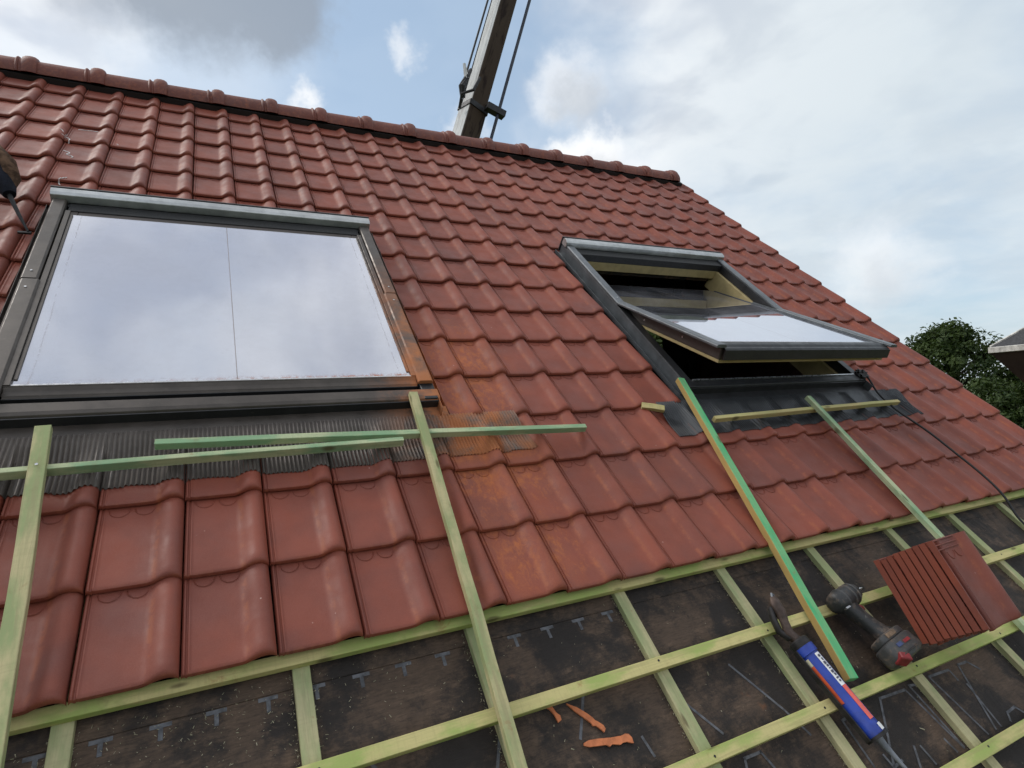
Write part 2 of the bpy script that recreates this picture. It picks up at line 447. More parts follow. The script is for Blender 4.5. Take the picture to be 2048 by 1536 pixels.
class MB:
    def __init__(self):
        self.vv, self.ff = [], []

    def add(self, verts, faces):
        k = len(self.vv)
        self.vv += [tuple(q) for q in verts]
        self.ff += [tuple(i + k for i in f) for f in faces]
        return self

    def box(self, x0, x1, y0, y1, z0, z1):
        return self.add([(x0, y0, z0), (x1, y0, z0), (x1, y1, z0), (x0, y1, z0), (x0, y0, z1), (x1, y0, z1), (x1, y1, z1), (x0, y1, z1)],
                        [(3, 2, 1, 0), (4, 5, 6, 7), (0, 1, 5, 4), (1, 2, 6, 5), (2, 3, 7, 6), (3, 0, 4, 7)])

    def prism(self, poly, a, b, axis=0):
        """extrude a closed 2-D outline (counter-clockwise) along an axis"""
        def put(p, s):
            return {0: (s, p[0], p[1]), 1: (p[1], s, p[0]), 2: (p[0], p[1], s)}[axis]
        n = len(poly)
        vs_ = [put(p, a) for p in poly] + [put(p, b) for p in poly]
        fs = [tuple(range(n))[::-1], tuple(range(n, 2 * n))]
        fs += [(i, (i + 1) % n, n + (i + 1) % n, n + i) for i in range(n)]
        return self.add(vs_, fs)

    def loft(self, rings, cap=True):
        n = len(rings[0])
        vs_ = [q for r in rings for q in r]
        fs = []
        for k in range(len(rings) - 1):
            for i in range(n):
                j = (i + 1) % n
                fs.append((k * n + i, k * n + j, (k + 1) * n + j, (k + 1) * n + i))
        if cap:
            fs.append(tuple(range(n))[::-1])
            fs.append(tuple(range((len(rings) - 1) * n, len(rings) * n)))
        return self.add(vs_, fs)

    def tube(self, path, rad, seg=8, cap=True):
        path = [Vector(p) for p in path]
        rads = rad if isinstance(rad, (list, tuple)) else [rad] * len(path)
        rings = []
        up = Vector((0.123, 0.31, 0.94)).normalized()
        for i, p in enumerate(path):
            d = (path[min(i + 1, len(path) - 1)] - path[max(i - 1, 0)]).normalized()
            a = d.cross(up).normalized()
            c = d.cross(a).normalized()
            rings.append([p + (a * math.cos(q) + c * math.sin(q)) * rads[i] for q in (2 * math.pi * k / seg for k in range(seg))])
        return self.loft(rings, cap)

    def mesh(self, name, mat, bevel=0.0, smooth=False, segs=1):
        me = bpy.data.meshes.new(name)
        me.from_pydata(self.vv, [], self.ff)
        bm = bmesh.new()
        bm.from_mesh(me)
        bmesh.ops.remove_doubles(bm, verts=bm.verts, dist=1e-6)
        bmesh.ops.recalc_face_normals(bm, faces=bm.faces)
        if bevel:
            ed = [e for e in bm.edges if len(e.link_faces) == 2 and e.calc_face_angle(0) > 0.5]
            bmesh.ops.bevel(bm, geom=ed, offset=bevel, offset_type='OFFSET', segments=segs, affect='EDGES', profile=0.5, clamp_overlap=True)
        bm.to_mesh(me)
        bm.free()
        if smooth:
            me.polygons.foreach_set('use_smooth', [True] * len(me.polygons))
            me.set_sharp_from_angle(angle=R(smooth if smooth > 1 else 40))
        if mat is not None:
            me.materials.append(mat)
        return me

    def build(self, name, mat, parent=None, M=None, bevel=0.0, smooth=False, segs=1):
        return link(name, self.mesh(name, mat, bevel, smooth, segs), parent, M)


def link(name, data, parent=None, M=None):
    o = bpy.data.objects.new(name, data)
    COL.objects.link(o)
    if parent is not None:
        o.parent = parent
    if M is not None:
        o.matrix_basis = M
    return o


def tag(o, label=None, cat=None, group=None, kind=None):
    for k, q in (('label', label), ('category', cat), ('group', group), ('kind', kind)):
        if q:
            o[k] = q
    return o


def thing(name, label, cat, M, group=None):
    return tag(link(name, None, None, M), label, cat, group)


# ------------------------------------------------------------------ the ground
def build_ground():
    m, h, b, out = material("meadow")
    p = world_pos(h)
    c = h.mix(h.ramp(h.noise(p, 0.15, 6, 0.6), 0.35, 0.65), (0.045, 0.075, 0.022), (0.09, 0.115, 0.035))
    c = h.mix(h.ramp(h.noise(p, 3.0, 6, 0.7), 0.4, 0.7, 0, 0.5), c, (0.05, 0.05, 0.025))
    h.put(b.inputs['Base Color'], c)
    b.inputs['Roughness'].default_value = 0.95
    bump(h, b, h.noise(p, 6, 6, 0.7), 0.8, 0.1)
    mb = MB()
    n, s = 24, 900.0
    hsh = random.Random(3)
    pts = []
    for j in range(n + 1):
        for i in range(n + 1):
            x, y = -s + 2 * s * i / n, -s + 2 * s * j / n
            far = max(0.0, math.hypot(x, y) - 150)
            pts.append((x, y, hsh.uniform(-0.5, 0.5) * min(1, far / 200) * 4))
    mb.add(pts, [(j * (n + 1) + i, j * (n + 1) + i + 1, (j + 1) * (n + 1) + i + 1, (j + 1) * (n + 1) + i) for j in range(n) for i in range(n)])
    tag(mb.build("ground", m, smooth=True), kind="structure")


build_ground()

# ------------------------------------------------------------------ the house
UL, UR = -4.0, 4.55                        # ends of the roof along the ridge
VE, VR = -1.30, 4.03                       # eave and ridge on the slope
NU = -0.077                                # level of the membrane under the battens
house = thing("house", "house whose red clay tile roof is unfinished, bare battens along the bottom", "house", T(0, 0, 0))
WIN1 = (-0.365, 1.068, 0.752, 2.243)       # holes in the tiling: u0, u1, v0, v1
WIN2 = (2.195, 3.655, 0.752, 2.243)


def sheet_with_holes(mb, us, vs_, z0, z1, holes):
    for i in range(len(us) - 1):
        for j in range(len(vs_) - 1):
            cu, cv = (us[i] + us[i + 1]) / 2, (vs_[j] + vs_[j + 1]) / 2
            if any(a < cu < b and c < cv < d for a, b, c, d in holes):
                continue
            mb.box(us[i], us[i + 1], vs_[j], vs_[j + 1], z0, z1)


def build_shell():
    hole1, hole2 = (-0.25, 0.95, 0.90, 2.14), (2.325, 3.525, 0.90, 2.14)
    mb = MB()
    sheet_with_holes(mb, [UL, hole1[0], hole1[1], hole2[0], hole2[1], UR], [VE, -0.052, 0.90, 2.14, VR + 0.015], NU - 0.02, NU, [hole1, hole2])
    und = mb.build("underlay", UNDER, house, ROOF)
    mb = MB()                                              # the upper sheet laps over the lower one
    sheet_with_holes(mb, [UL, hole1[0], hole1[1], hole2[0], hole2[1], UR], [-0.054, 0.89], NU + 0.0008, NU + 0.003, [])
    mb.build("lap_sheet", UNDER, und)
    # faded print on the membrane
    def strip(pts, wd):
        s = MB()
        for a, b in zip(pts[:-1], pts[1:]):
            d = Vector((b[0] - a[0], b[1] - a[1], 0))
            q = Vector((-d.y, d.x, 0)).normalized() * wd / 2
            e = d.normalized() * wd * 0.45
            A, B = Vector((*a, NU + 0.0012)) - e, Vector((*b, NU + 0.0012)) + e
            s.add([A - q, B - q, B + q, A + q], [(0, 1, 2, 3)])
            if len(pts) > 2:
                s.vv = [(x, y, z + (0.0001 if i >= len(s.vv) - 4 else 0)) for i, (x, y, z) in enumerate(s.vv)]
        return s
    for k in range(-2, 13):
        u = 0.054 + 0.107 * k
        s = MB()
        s.box(u - 0.021, u + 0.021, -0.0655, -0.0565, NU + 0.0004, NU + 0.0012)
        s.box(u - 0.0045, u + 0.0045, -0.0915, -0.0656, NU + 0.0004, NU + 0.0011)
        s.build("printed_mark", PRINT, und)
    for pts in ([(1.904, -.665), (1.908, -.542), (1.943, -.540)], [(1.971, -.685), (2.106, -.531), (2.231, -.537), (2.273, -.723)],
                [(2.294, -.537), (2.26, -.532), (2.276, -.721)], [(2.485, -.571), (2.485, -.537), (2.373, -.532), (2.412, -.723)],
                [(2.627, -.570), (2.598, -.537), (2.545, -.535), (2.462, -.722)], [(2.509, -.594), (2.493, -.722)],
                [(2.553, -.723), (2.571, -.703), (2.625, -.699), (2.643, -.723)], [(1.964, -.654), (1.968, -.687), (2.013, -.682)],
                [(2.093, -.668), (2.06, -.714)], [(2.118, -.675), (2.123, -.723)], [(2.227, -.687), (2.235, -.723)],
                [(1.648, -.306), (1.735, -.463)], [(1.428, -.356), (1.493, -.458)], [(1.735, -.463), (1.767, -.540)], [(1.254, -.400), (1.262, -.447)],
                [(1.505, -.549), (1.515, -.529), (1.575, -.530), (1.587, -.572)], [(1.151, -.249), (1.086, -.354)],
                [(0.893, -.270), (0.854, -.352)], [(0.565, -.249), (0.582, -.271)]):
        strip(pts, 0.0075).build("printed_mark", PRINT, und)
    # counter battens up the slope, tile battens across
    for k, u in enumerate((-1.85, -1.4, -0.94, -0.475, -0.012, 0.450, 0.895, 1.402, 1.834, 2.310, 2.815, 3.29, 3.735, 4.17, 4.50)):
        wd = 0.040
        me = MB().box(0, 0.72 - VE, -wd / 2, wd / 2, 0, 0.0205).mesh("counter_batten", WOOD_CTR, bevel=0.0012)
        link("counter_batten", me, house, ROOF @ T(u, VE, NU) @ Matrix.Rotation(R(90) + rng.uniform(-.004, .004), 4, 'Z'))
    nail = MB().tube([(0, 0, -0.002), (0, 0, 0.0008)], 0.0034, 8).mesh("nail", RUBBER)
    for k, v in enumerate((0.004, -0.248, -0.492, -0.7455, -0.99, -1.24)):
        me = MB().box(0, UR - UL, -0.0168, 0.0168, 0, 0.0215).mesh("batten", WOOD_FIX, bevel=0.0012)
        bt = link("batten", me, house, ROOF @ T(UL, v - (0.004 if k == 2 else 0), NU + 0.0207) @ Matrix.Rotation(-0.0008 if k == 0 else -0.001, 4, 'Z'))
        if 0 < k < 4:
            for cu in (-0.012, 0.450, 0.895, 1.402, 1.834, 2.310, 2.815, 3.29):
                link("nail", nail, bt, T(cu - UL + rng.uniform(-.012, .012), rng.uniform(-.008, .008), 0.0215))
    # walls, rear slope, attic floor
    brick = plain("brown brick wall", (0.20, 0.10, 0.07), 0.85, scale=6, bmp=0.004)
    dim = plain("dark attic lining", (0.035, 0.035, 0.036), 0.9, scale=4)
    apex = ROOF @ Vector((0, VR, NU - 0.02))
    ev = ROOF @ Vector((0, VE, NU - 0.02))
    rear_y = 2 * apex.y - ev.y
    mb = MB()
    mb.box(UL, UR, ev.y + 0.35, ev.y + 0.6, 0, ev.z + 0.22)
    mb.box(UL, UR, rear_y - 0.6, rear_y - 0.35, 0, ev.z + 0.22)
    mb.build("wall", brick, house)
    # gable walls with a window opening in the right-hand one
    gy0, gy1, gz0, gz1 = 3.06, 4.15, 4.55, 5.95
    tn = math.tan(PITCH)
    def top(y):
        return apex.z - abs(y - apex.y) * tn - 0.03
    ys = [ev.y + 0.35, apex.y, gy0, gy1, rear_y - 0.35]
    for x0, x1, cut in ((UR - 0.22, UR - 0.02, True), (UL + 0.02, UL + 0.22, False)):
        mb = MB()
        for a, b in zip(ys[:-1], ys[1:]):
            if cut and a == gy0:
                mb.prism([(a, 0), (b, 0), (b, gz0), (a, gz0)], x0, x1)
                mb.prism([(a, gz1), (b, gz1), (b, top(b)), (a, top(a))], x0, x1)
            else:
                mb.prism([(a, 0), (b, 0), (b, top(b)), (a, top(a))], x0, x1)
        mb.build("gable_wall", brick, house)
    M2 = T(0, apex.y, apex.z) @ Matrix.Rotation(-PITCH, 4, 'X')
    MB().box(UL, UR, 0.02, VR - VE, -0.02, 0.0).build("rear_roof", RIDGE, house, M2)
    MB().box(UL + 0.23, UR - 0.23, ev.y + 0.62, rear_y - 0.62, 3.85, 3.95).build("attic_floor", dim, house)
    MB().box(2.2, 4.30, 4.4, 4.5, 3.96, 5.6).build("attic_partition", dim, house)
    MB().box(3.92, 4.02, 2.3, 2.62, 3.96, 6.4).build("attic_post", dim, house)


build_shell()

# ------------------------------------------------------------------ roof tiles
PROF = [(0.0005, -0.004), (0.0025, 0.0020), (0.0050, 0.0042), (0.0080, 0.0032), (0.0100, -0.0012), (0.0125, -0.0012), (0.0145, 0.0018),
        (0.0175, 0.0020), (0.0200, 0.0002), (0.0240, 0.0), (0.055, -0.0004), (0.09, -0.0006), (0.122, -0.0002), (0.130, 0.0016), (0.1365, 0.0052), (0.1430, 0.0104),
        (0.1500, 0.0158), (0.1575, 0.0204), (0.1650, 0.0234), (0.1730, 0.0246), (0.1810, 0.0232), (0.1880, 0.0190), (0.1930, 0.0132),
        (0.1967, 0.0060), (0.1980, -0.0060)]
TILT = 0.0185
TLEN = G + 0.042


def tile_z(u, v):
    """height of the finished tiling above the slope datum"""
    a = u - math.floor(u / W) * W
    z = PROF[-1][1]
    for (p, q), (r, s) in zip(PROF[:-1], PROF[1:]):
        if p <= a <= r:
            z = q + (s - q) * (a - p) / (r - p)
            break
    return z - TILT * ((v / G) % 1.0)


def tile_mesh(name, cuts=()):
    rows = [(0.0, -0.0130), (0.0004, -0.0070), (0.0020, -0.0028), (0.0055, -0.0008), (0.011, 0.0), (0.03, 0.0), (0.09, 0.0), (0.17, 0.0), (G - 0.004, 0.0), (TLEN, 0.0)]
    mb = MB()
    nu, nv = len(PROF), len(rows)
    top = []
    for v, dz in rows:
        for i, (u, z) in enumerate(PROF):
            k = 1.0
            if v < 0.011:                                  # the roll droops and rounds at the lower end
                k = 1.0 - 0.22 * (1 - v / 0.011)
            top.append((u, v, (z * k if z > 0.002 else z) + dz - TILT * v / G))
    bot = []
    for v, dz in ((0.0015, 0), (0.014, 0.0), (TLEN, 0.0)):
        for i, (u, z) in enumerate(PROF):
            zz = max(z - 0.0135, -0.0135) if z < 0.004 else z - 0.0125
            if v < 0.01:
                zz = min(zz, -0.0128 + max(0, z) * 0.78)
            bot.append((u, v, zz - TILT * v / G))
    f = []
    for j in range(nv - 1):
        for i in range(nu - 1):
            f.append((j * nu + i, j * nu + i + 1, (j + 1) * nu + i + 1, (j + 1) * nu + i))
    k = len(top)
    for j in range(2):
        for i in range(nu - 1):
            f.append((k + j * nu + i, k + (j + 1) * nu + i, k + (j + 1) * nu + i + 1, k + j * nu + i + 1))
    for i in range(nu - 1):                                # lower end and head
        f.append((i, k + i, k + i + 1, i + 1))
        f.append(((nv - 1) * nu + i, (nv - 1) * nu + i + 1, k + 2 * nu + i + 1, k + 2 * nu + i))
    for i in (0, nu - 1):                                  # long sides
        ring = [j * nu + i for j in range(nv)] + [k + j * nu + i for j in (2, 1, 0)]
        f.append(tuple(ring) if i else tuple(ring[::-1]))
    mb.add(top + bot, f)
    # the two half-moon nail marks just below the lap
    for cx in (0.048, 0.106):
        n = 11
        vs_, fs = [], []
        for q in range(n):
            a = math.pi + math.pi * q / (n - 1)
            for r, dz in ((0.0218, -0.0003), (0.0234, 0.0021), (0.0254, -0.0003)):
                x, y = cx + r * math.cos(a), G - 0.004 + r * 1.05 * math.sin(a)
                vs_.append((x, y, dz - TILT * y / G))
        for q in range(n - 1):
            for s in (0, 1):
                fs.append((q * 3 + s, (q + 1) * 3 + s, (q + 1) * 3 + s + 1, q * 3 + s + 1))
        mb.add(vs_, fs)
    me = bpy.data.meshes.new(name)
    me.from_pydata(mb.vv, [], mb.ff)
    bm = bmesh.new()
    bm.from_mesh(me)
    bmesh.ops.recalc_face_normals(bm, faces=bm.faces)
    for co, no in cuts:                                    # sawn tiles: drop what lies on the side the normal points to
        r = bmesh.ops.bisect_plane(bm, geom=bm.verts[:] + bm.edges[:] + bm.faces[:], plane_co=co, plane_no=no, clear_outer=True)
        ed = [e for e in r['geom_cut'] if isinstance(e, bmesh.types.BMEdge)]
        if ed:
            try:
                bmesh.ops.edgeloop_fill(bm, edges=ed)
            except Exception:
                pass
    bm.to_mesh(me)
    bm.free()
    me.polygons.foreach_set('use_smooth', [True] * len(me.polygons))
    me.set_sharp_from_angle(angle=R(38))
    me.materials.append(TILE)
    return me


def build_tiling():
    full = tile_mesh("roof_tile")
    cam_slope = Vector((0.2977, -0.7076, 1.4215))
    plan = []
    for r in range(16):
        for c in range(-9, 23):
            u0, v0 = c * W, r * G
            cuts, skip = [], False
            for a, b, d, e in (WIN1, WIN2):
                if u0 + W <= a + 1e-3 or u0 >= b - 1e-3 or v0 >= e - 1e-3 or v0 + TLEN <= d + 1e-3:
                    continue
                inu, inv = u0 >= a - 0.004 and u0 + W <= b + 0.004, v0 >= d - 0.05
                if inv and v0 < e - 0.05:
                    if v0 + G > e + 0.02 and (inu or True) and v0 + G * 0.5 > d and v0 + G > e:
                        if inu:
                            cuts.append(((0, e - v0, 0), (0, -1, 0)))          # row that the head of the window cuts
                            continue
                    if inu:
                        skip = True
                    elif u0 < a < u0 + W:
                        if a - u0 < 0.012:
                            skip = True
                        cuts.append(((a - u0, 0, 0), (1, 0, 0)))
                    elif u0 < b < u0 + W:
                        if u0 + W - b < 0.012:
                            skip = True
                        cuts.append(((b - u0, 0, 0), (-1, 0, 0)))
                elif v0 < d:
                    cuts.append(((0, max(0.02, d - v0), 0), (0, 1, 0)))        # heads under the apron
            if not skip:
                ctr = Vector((u0 + W / 2, v0 + G / 2, 0))
                plan.append(((ctr - cam_slope).length, r, c, cuts))
    # which ones the picture can show: columns further left only appear from another position
    def shown(r, c):
        q = cm.inverted() @ Vector((c * W + W, r * G + 0.1, 0.02))
        return q.z < 0 and q.x / -q.z > -0.90 and q.y / -q.z > -0.70
    vis = sorted([p for p in plan if shown(p[1], p[2])])
    rest = [p for p in plan if not shown(p[1], p[2])] + vis[300:]
    for _, r, c, cuts in vis[:300]:
        me = tile_mesh("roof_tile", cuts) if cuts else full
        M = ROOF @ T(c * W + rng.uniform(-.0008, .0008), r * G + rng.uniform(-.0022, .0022), rng.uniform(-.0006, .0012)) \
            @ Matrix.Rotation(rng.gauss(0, 0.0028), 4, 'Z') @ Matrix.Rotation(rng.gauss(0, 0.0035), 4, 'Y')
        link("roof_tile", me, house, M)
    big = bmesh.new()
    for _, r, c, cuts in rest:
        me = tile_mesh("roof_tile", cuts) if cuts else full.copy()
        me.transform(T(c * W, r * G + rng.uniform(-.002, .002), rng.uniform(-.0006, .0012)) @ Matrix.Rotation(rng.gauss(0, 0.0028), 4, 'Z'))
        big.from_mesh(me)
        bpy.data.meshes.remove(me)
    me = bpy.data.meshes.new("roof_tile_field")
    big.to_mesh(me)
    big.free()
    me.set_sharp_from_angle(angle=R(38))
    me.materials.append(TILE)
    o = link("roof_tile_field", me, house, ROOF)
    o["kind"] = "stuff"


build_tiling()


def build_chalk():
    chalk = plain("white chalk", (0.85, 0.82, 0.80), 0.9, var=0.3, scale=60)
    rr = random.Random(9)
    for pts in ([(-0.50, 3.13), (-0.47, 3.10), (-0.485, 3.07), (-0.45, 3.05), (-0.455, 3.02)], [(-0.46, 2.90), (-0.43, 2.88), (-0.44, 2.85), (-0.41, 2.82), (-0.42, 2.80)],
                [(-0.40, 2.56), (-0.425, 2.54), (-0.43, 2.51), (-0.415, 2.49)], [(-0.44, 3.245), (-0.38, 3.252), (-0.34, 3.245)], [(-0.245, 3.07), (-0.235, 3.05)]):
        mb = MB()
        P = []
        for a, b in zip(pts[:-1], pts[1:]):
            for k in range(4):
                t = k / 4
                u, v = a[0] + (b[0] - a[0]) * t + rr.uniform(-.003, .003), a[1] + (b[1] - a[1]) * t + rr.uniform(-.003, .003)
                P.append((u, v, tile_z(u, v) + 0.002))
        mb.tube([(a + 0.075, b, tile_z(a + 0.075, b) + 0.0015) for a, b, _ in P], 0.0022, 5)
        mb.build("chalk_mark", chalk, house, ROOF)


build_chalk()


def build_ridge():
    ax = ROOF @ Vector((0, VR, -0.012))
    L = 0.3425
    prof = [(0.0, 0.092), (0.236, 0.095), (0.240, 0.102), (0.246, 0.105), (0.252, 0.102), (0.256, 0.096), (0.266, 0.096), (0.271, 0.107), (0.286, 0.115),
            (0.308, 0.117), (0.328, 0.114), (0.341, 0.106), (0.3455, 0.097)]
    n = 19
    vs_, fs = [], []
    for x, r in prof:
        for k in range(n):
            a = R(-12) + R(204) * k / (n - 1)
            vs_.append((x, r * math.cos(a) * 1.03, r * math.sin(a)))
    m = len(vs_)
    for x, r in prof:
        for k in range(n):
            a = R(-12) + R(204) * k / (n - 1)
            vs_.append((x, (r - 0.014) * math.cos(a) * 1.03, (r - 0.014) * math.sin(a)))
    for j in range(len(prof) - 1):
        for k in range(n - 1):
            q = (j * n + k, j * n + k + 1, (j + 1) * n + k + 1, (j + 1) * n + k)
            fs += [q, tuple(m + i for i in q[::-1])]
        for k in (0, n - 1):
            fs.append((j * n + k, (j + 1) * n + k, m + (j + 1) * n + k, m + j * n + k))
    for j in (0, len(prof) - 1):
        for k in range(n - 1):
            fs.append((j * n + k, j * n + k + 1, m + j * n + k + 1, m + j * n + k))
    me = MB().add(vs_, fs).mesh("ridge_tile", RIDGE, smooth=35)
    for k in range(-6, 14):
        u = 0.0 + L * k - 0.305
        link("ridge_tile", me, house, T(u, ax.y + rng.uniform(-.003, .003), ax.z + rng.uniform(-.003, .003)) @ Matrix.Rotation(rng.gauss(0, .004), 4, 'Z'))
    r = 0.096
    cap = MB()
    cap.prism([(r * math.cos(R(q)) * 1.02, r * math.sin(R(q))) for q in range(-12, 193, 12)], 0, 0.015)
    cap.build("ridge_end_disc", RIDGE, house, T(L * 13 + 0.04, ax.y, ax.z), smooth=35)
    # dark ridge roll under the ridge tiles
    MB().box(UL + 0.05, UR - 0.01, -0.09, -0.005, -0.02, 0.02).build("ridge_roll", RUBBER, house, ROOF @ T(0, VR, 0.004))


build_ridge()


# ------------------------------------------------------------------ roof windows
def pleated_apron(name, parent, mat, u0, u1, v0, v1, slant, period, amp, local, calm=False):
    """thin flashing dressed over the tile rolls; local = window origin on the slope"""
    n = int((u1 - u0) / period) * 6
    m = 14
    vs_ = []
    rr = random.Random(11)
    wob = [rr.uniform(-0.004, 0.004) for _ in range(40)]
    for j in range(m + 1):
        t = j / m
        for i in range(n + 1):
            s = i / n
            u = u0 + (u1 - u0) * s
            a = amp
            if calm:
                ph = (u / W) % 1.0
                near = max(0.0, 1 - abs(ph - 0.78) / 0.24) * (1 - 0.55 * t)
                ends = max(0.0, 1 - (u - u0) / 0.30) + max(0.0, 1 - (u1 - u) / 0.26)
                a = amp * min(1.0, 0.12 + 1.1 * near + 1.6 * ends)
            wv = wob[int(s * 38)] * (1 - t) + 0.003 * math.sin(u * 31)
            v = v0 + wv * (1 - t) + (v1 - v0) * t
            uu = u + slant * (t if s > 0.5 else 0) * max(0, (s - 0.8) * 5)
            base = tile_z(uu, min(max(v, 0.507), 0.755)) + 0.0045
            flat = 0.013
            k = min(1, max(0, (t - 0.35) / 0.5))
            z = max(base, base * (1 - k) + flat * k) + a * math.sin(2 * math.pi * (u - u0) / period) * (1 - 0.2 * k)
            vs_.append((uu - local[0], v - local[1], z))
    fs = [(j * (n + 1) + i, j * (n + 1) + i + 1, (j + 1) * (n + 1) + i + 1, (j + 1) * (n + 1) + i) for j in range(m) for i in range(n)]
    k = len(vs_)
    vs_ += [(x, y, z - 0.0012) for x, y, z in vs_]
    fs += [tuple(k + q for q in f[::-1]) for f in fs]
    for i in range(n):
        fs.append((i + 1, i, k + i, k + i + 1))
    return MB().add(vs_, fs).build(name, mat, parent, smooth=60)


def roof_window(label, u0, v0, angle, y0, rw, side_mat, glass_mat, top_mat, sash_mat, sill_mat):
    FW, FH = 1.34, 1.40
    win = thing("roof_window", label, "window", ROOF @ T(u0, v0, 0))
    # fixed frame and lining
    mb = MB()
    mb.box(0.0, 0.052, 0.0, FH, -0.10, 0.052)
    mb.box(FW - 0.052, FW, 0.0, FH, -0.10, 0.052)
    mb.box(0.0525, FW - 0.0525, 0.0, 0.045, -0.10, 0.034)
    mb.box(0.0525, FW - 0.0525, FH - 0.07, FH, -0.10, 0.050)
    mb.build("frame", ALU_DK, win, bevel=0.002)
    mb = MB()
    mb.box(0.0535, 0.078, 0.047, FH - 0.072, -0.14, 0.0)
    mb.box(FW - 0.078, FW - 0.0535, 0.047, FH - 0.072, -0.14, 0.0)
    mb.box(0.079, FW - 0.079, 0.047, 0.072, -0.14, 0.0)
    mb.box(0.079, FW - 0.079, FH - 0.115, FH - 0.073, -0.055, 0.004)
    mb.build("timber_lining", LINING, win, bevel=0.002)
    # head cover
    MB().prism([(FH - 0.045, 0.060), (FH - 0.043, 0.086), (FH - 0.030, 0.095), (FH - 0.006, 0.099), (FH + 0.006, 0.092), (FH + 0.012, 0.070), (FH + 0.012, 0.053), (FH - 0.045, 0.053)],
               -0.006, FW + 0.006).build("head_cover", top_mat, win, bevel=0.0015)
    MB().box(-0.010, FW + 0.010, FH + 0.0125, FH + 0.022, 0.0, 0.096).build("head_flashing", ALU_DK, win, bevel=0.001)
    MB().box(0.06, FW - 0.06, FH - 0.116, FH - 0.046, 0.006, 0.0525).build("head_recess_shade", RUBBER, win, bevel=0.002)  # black bar standing in for the shaded recess under the head cover
    # upper side covers stay on the frame, the lower ones move with the sash
    PV = 0.70
    cov = [(0.0, 0.053), (0.0, 0.064), (0.006, 0.070), (0.046, 0.070), (0.052, 0.064), (0.052, 0.053)]
    for s in (0, 1):
        p = [(x, z) for x, z in cov] if s == 0 else [(FW - x, z) for x, z in cov][::-1]
        c = MB().prism([(z, x) for x, z in p], PV + 0.002, FH - 0.047, axis=1).build("side_cover", side_mat, win, bevel=0.0008)
        MB().tube([(0.026 if s == 0 else FW - 0.026, PV + 0.05, 0.0702), (0.026 if s == 0 else FW - 0.026, PV + 0.05, 0.0722)], 0.004, 8).build("screw", STEEL, c)
    # sill cover
    MB().prism([(-0.004, 0.0), (-0.004, 0.038), (0.002, 0.049), (0.014, 0.0525), (0.050, 0.0530), (0.050, 0.0345), (0.001, 0.0345), (0.001, 0.0)],
               -0.008, FW + 0.008).build("sill_cover", sill_mat, win, bevel=0.001)
    MB().box(-0.007, FW + 0.007, -0.0085, -0.0045, 0.0, 0.0445).build("sill_front", ALU_DK, win)
    MB().box(0.054, FW - 0.054, 0.0515, 0.0745, -0.01, 0.0275).build("sill_gap_shade", RUBBER, win)  # black bar that puts the shade into the gap between rail and sill
    if angle:
        MB().box(0.056, FW - 0.056, 0.0430, 0.0490, 0.0533, 0.0575).build("sill_rail", STEEL, win)
    # gutters at both sides and lower plate
    for s in (-1, 1):
        x = 0.0 if s < 0 else FW
        g = MB()
        g.prism([(x + s * 0.001, 0.050), (x + s * 0.001, -0.012), (x + s * 0.036, -0.012), (x + s * 0.036, 0.010), (x + s * 0.0345, 0.010), (x + s * 0.0345, -0.010), (x + s * 0.0025, -0.010), (x + s * 0.0025, 0.050)]
                if s > 0 else
                [(x + s * 0.001, 0.050), (x + s * 0.0025, 0.050), (x + s * 0.0025, -0.010), (x + s * 0.0345, -0.010), (x + s * 0.0345, 0.010), (x + s * 0.036, 0.010), (x + s * 0.036, -0.012), (x + s * 0.001, -0.012)],
                0, 0)
        g = MB()
        for a, b, zz0, zz1 in ((0.001, 0.0025, -0.012, 0.050), (0.0026, 0.0345, -0.012, -0.010), (0.0346, 0.036, -0.012, 0.010)):
            g.box(min(x + s * a, x + s * b), max(x + s * a, x + s * b), -0.055, FH + 0.010, zz0, zz1)
        g.build("side_flashing", side_mat, win)
    MB().prism([(-0.052, 0.006), (-0.052, 0.0085), (-0.044, 0.0105), (-0.030, 0.0115), (-0.0045, 0.0125), (-0.0045, 0.0045)], -0.034, FW + 0.034).build("lower_plate", sill_mat, win)
    # sash, about its pivot
    sash = link("sash", None, win, T(FW / 2, PV, 0.030) @ Matrix.Rotation(-angle, 4, 'X'))
    sx, y1 = FW / 2 - 0.055, 0.585
    mb = MB()
    mb.box(-sx, -sx + 0.042, y0, y1, -0.040, 0.018)
    mb.box(sx - 0.042, sx, y0, y1, -0.040, 0.018)
    mb.box(-sx + 0.0425, sx - 0.0425, y0, y0 + 0.055, -0.040, 0.018)
    mb.box(-sx + 0.0425, sx - 0.0425, y1 - 0.05, y1, -0.040, 0.018)
    mb.build("sash_frame", sash_mat, sash, bevel=0.002)
    mb = MB()
    mb.box(-sx + 0.001, -sx + 0.05, y0 + 0.001, y1, -0.056, -0.0405)
    mb.box(sx - 0.05, sx - 0.001, y0 + 0.001, y1, -0.056, -0.0405)
    mb.box(-sx + 0.0505, sx - 0.0505, y0 + 0.001, y0 + 0.06, -0.056, -0.0405)
    mb.build("sash_lining", LINING, sash, bevel=0.002)
    MB().box(-sx + 0.018, sx - 0.018, y0 + rw - 0.004, y1 - 0.045, 0.0185, 0.0245).build("glass_pane", glass_mat, sash)
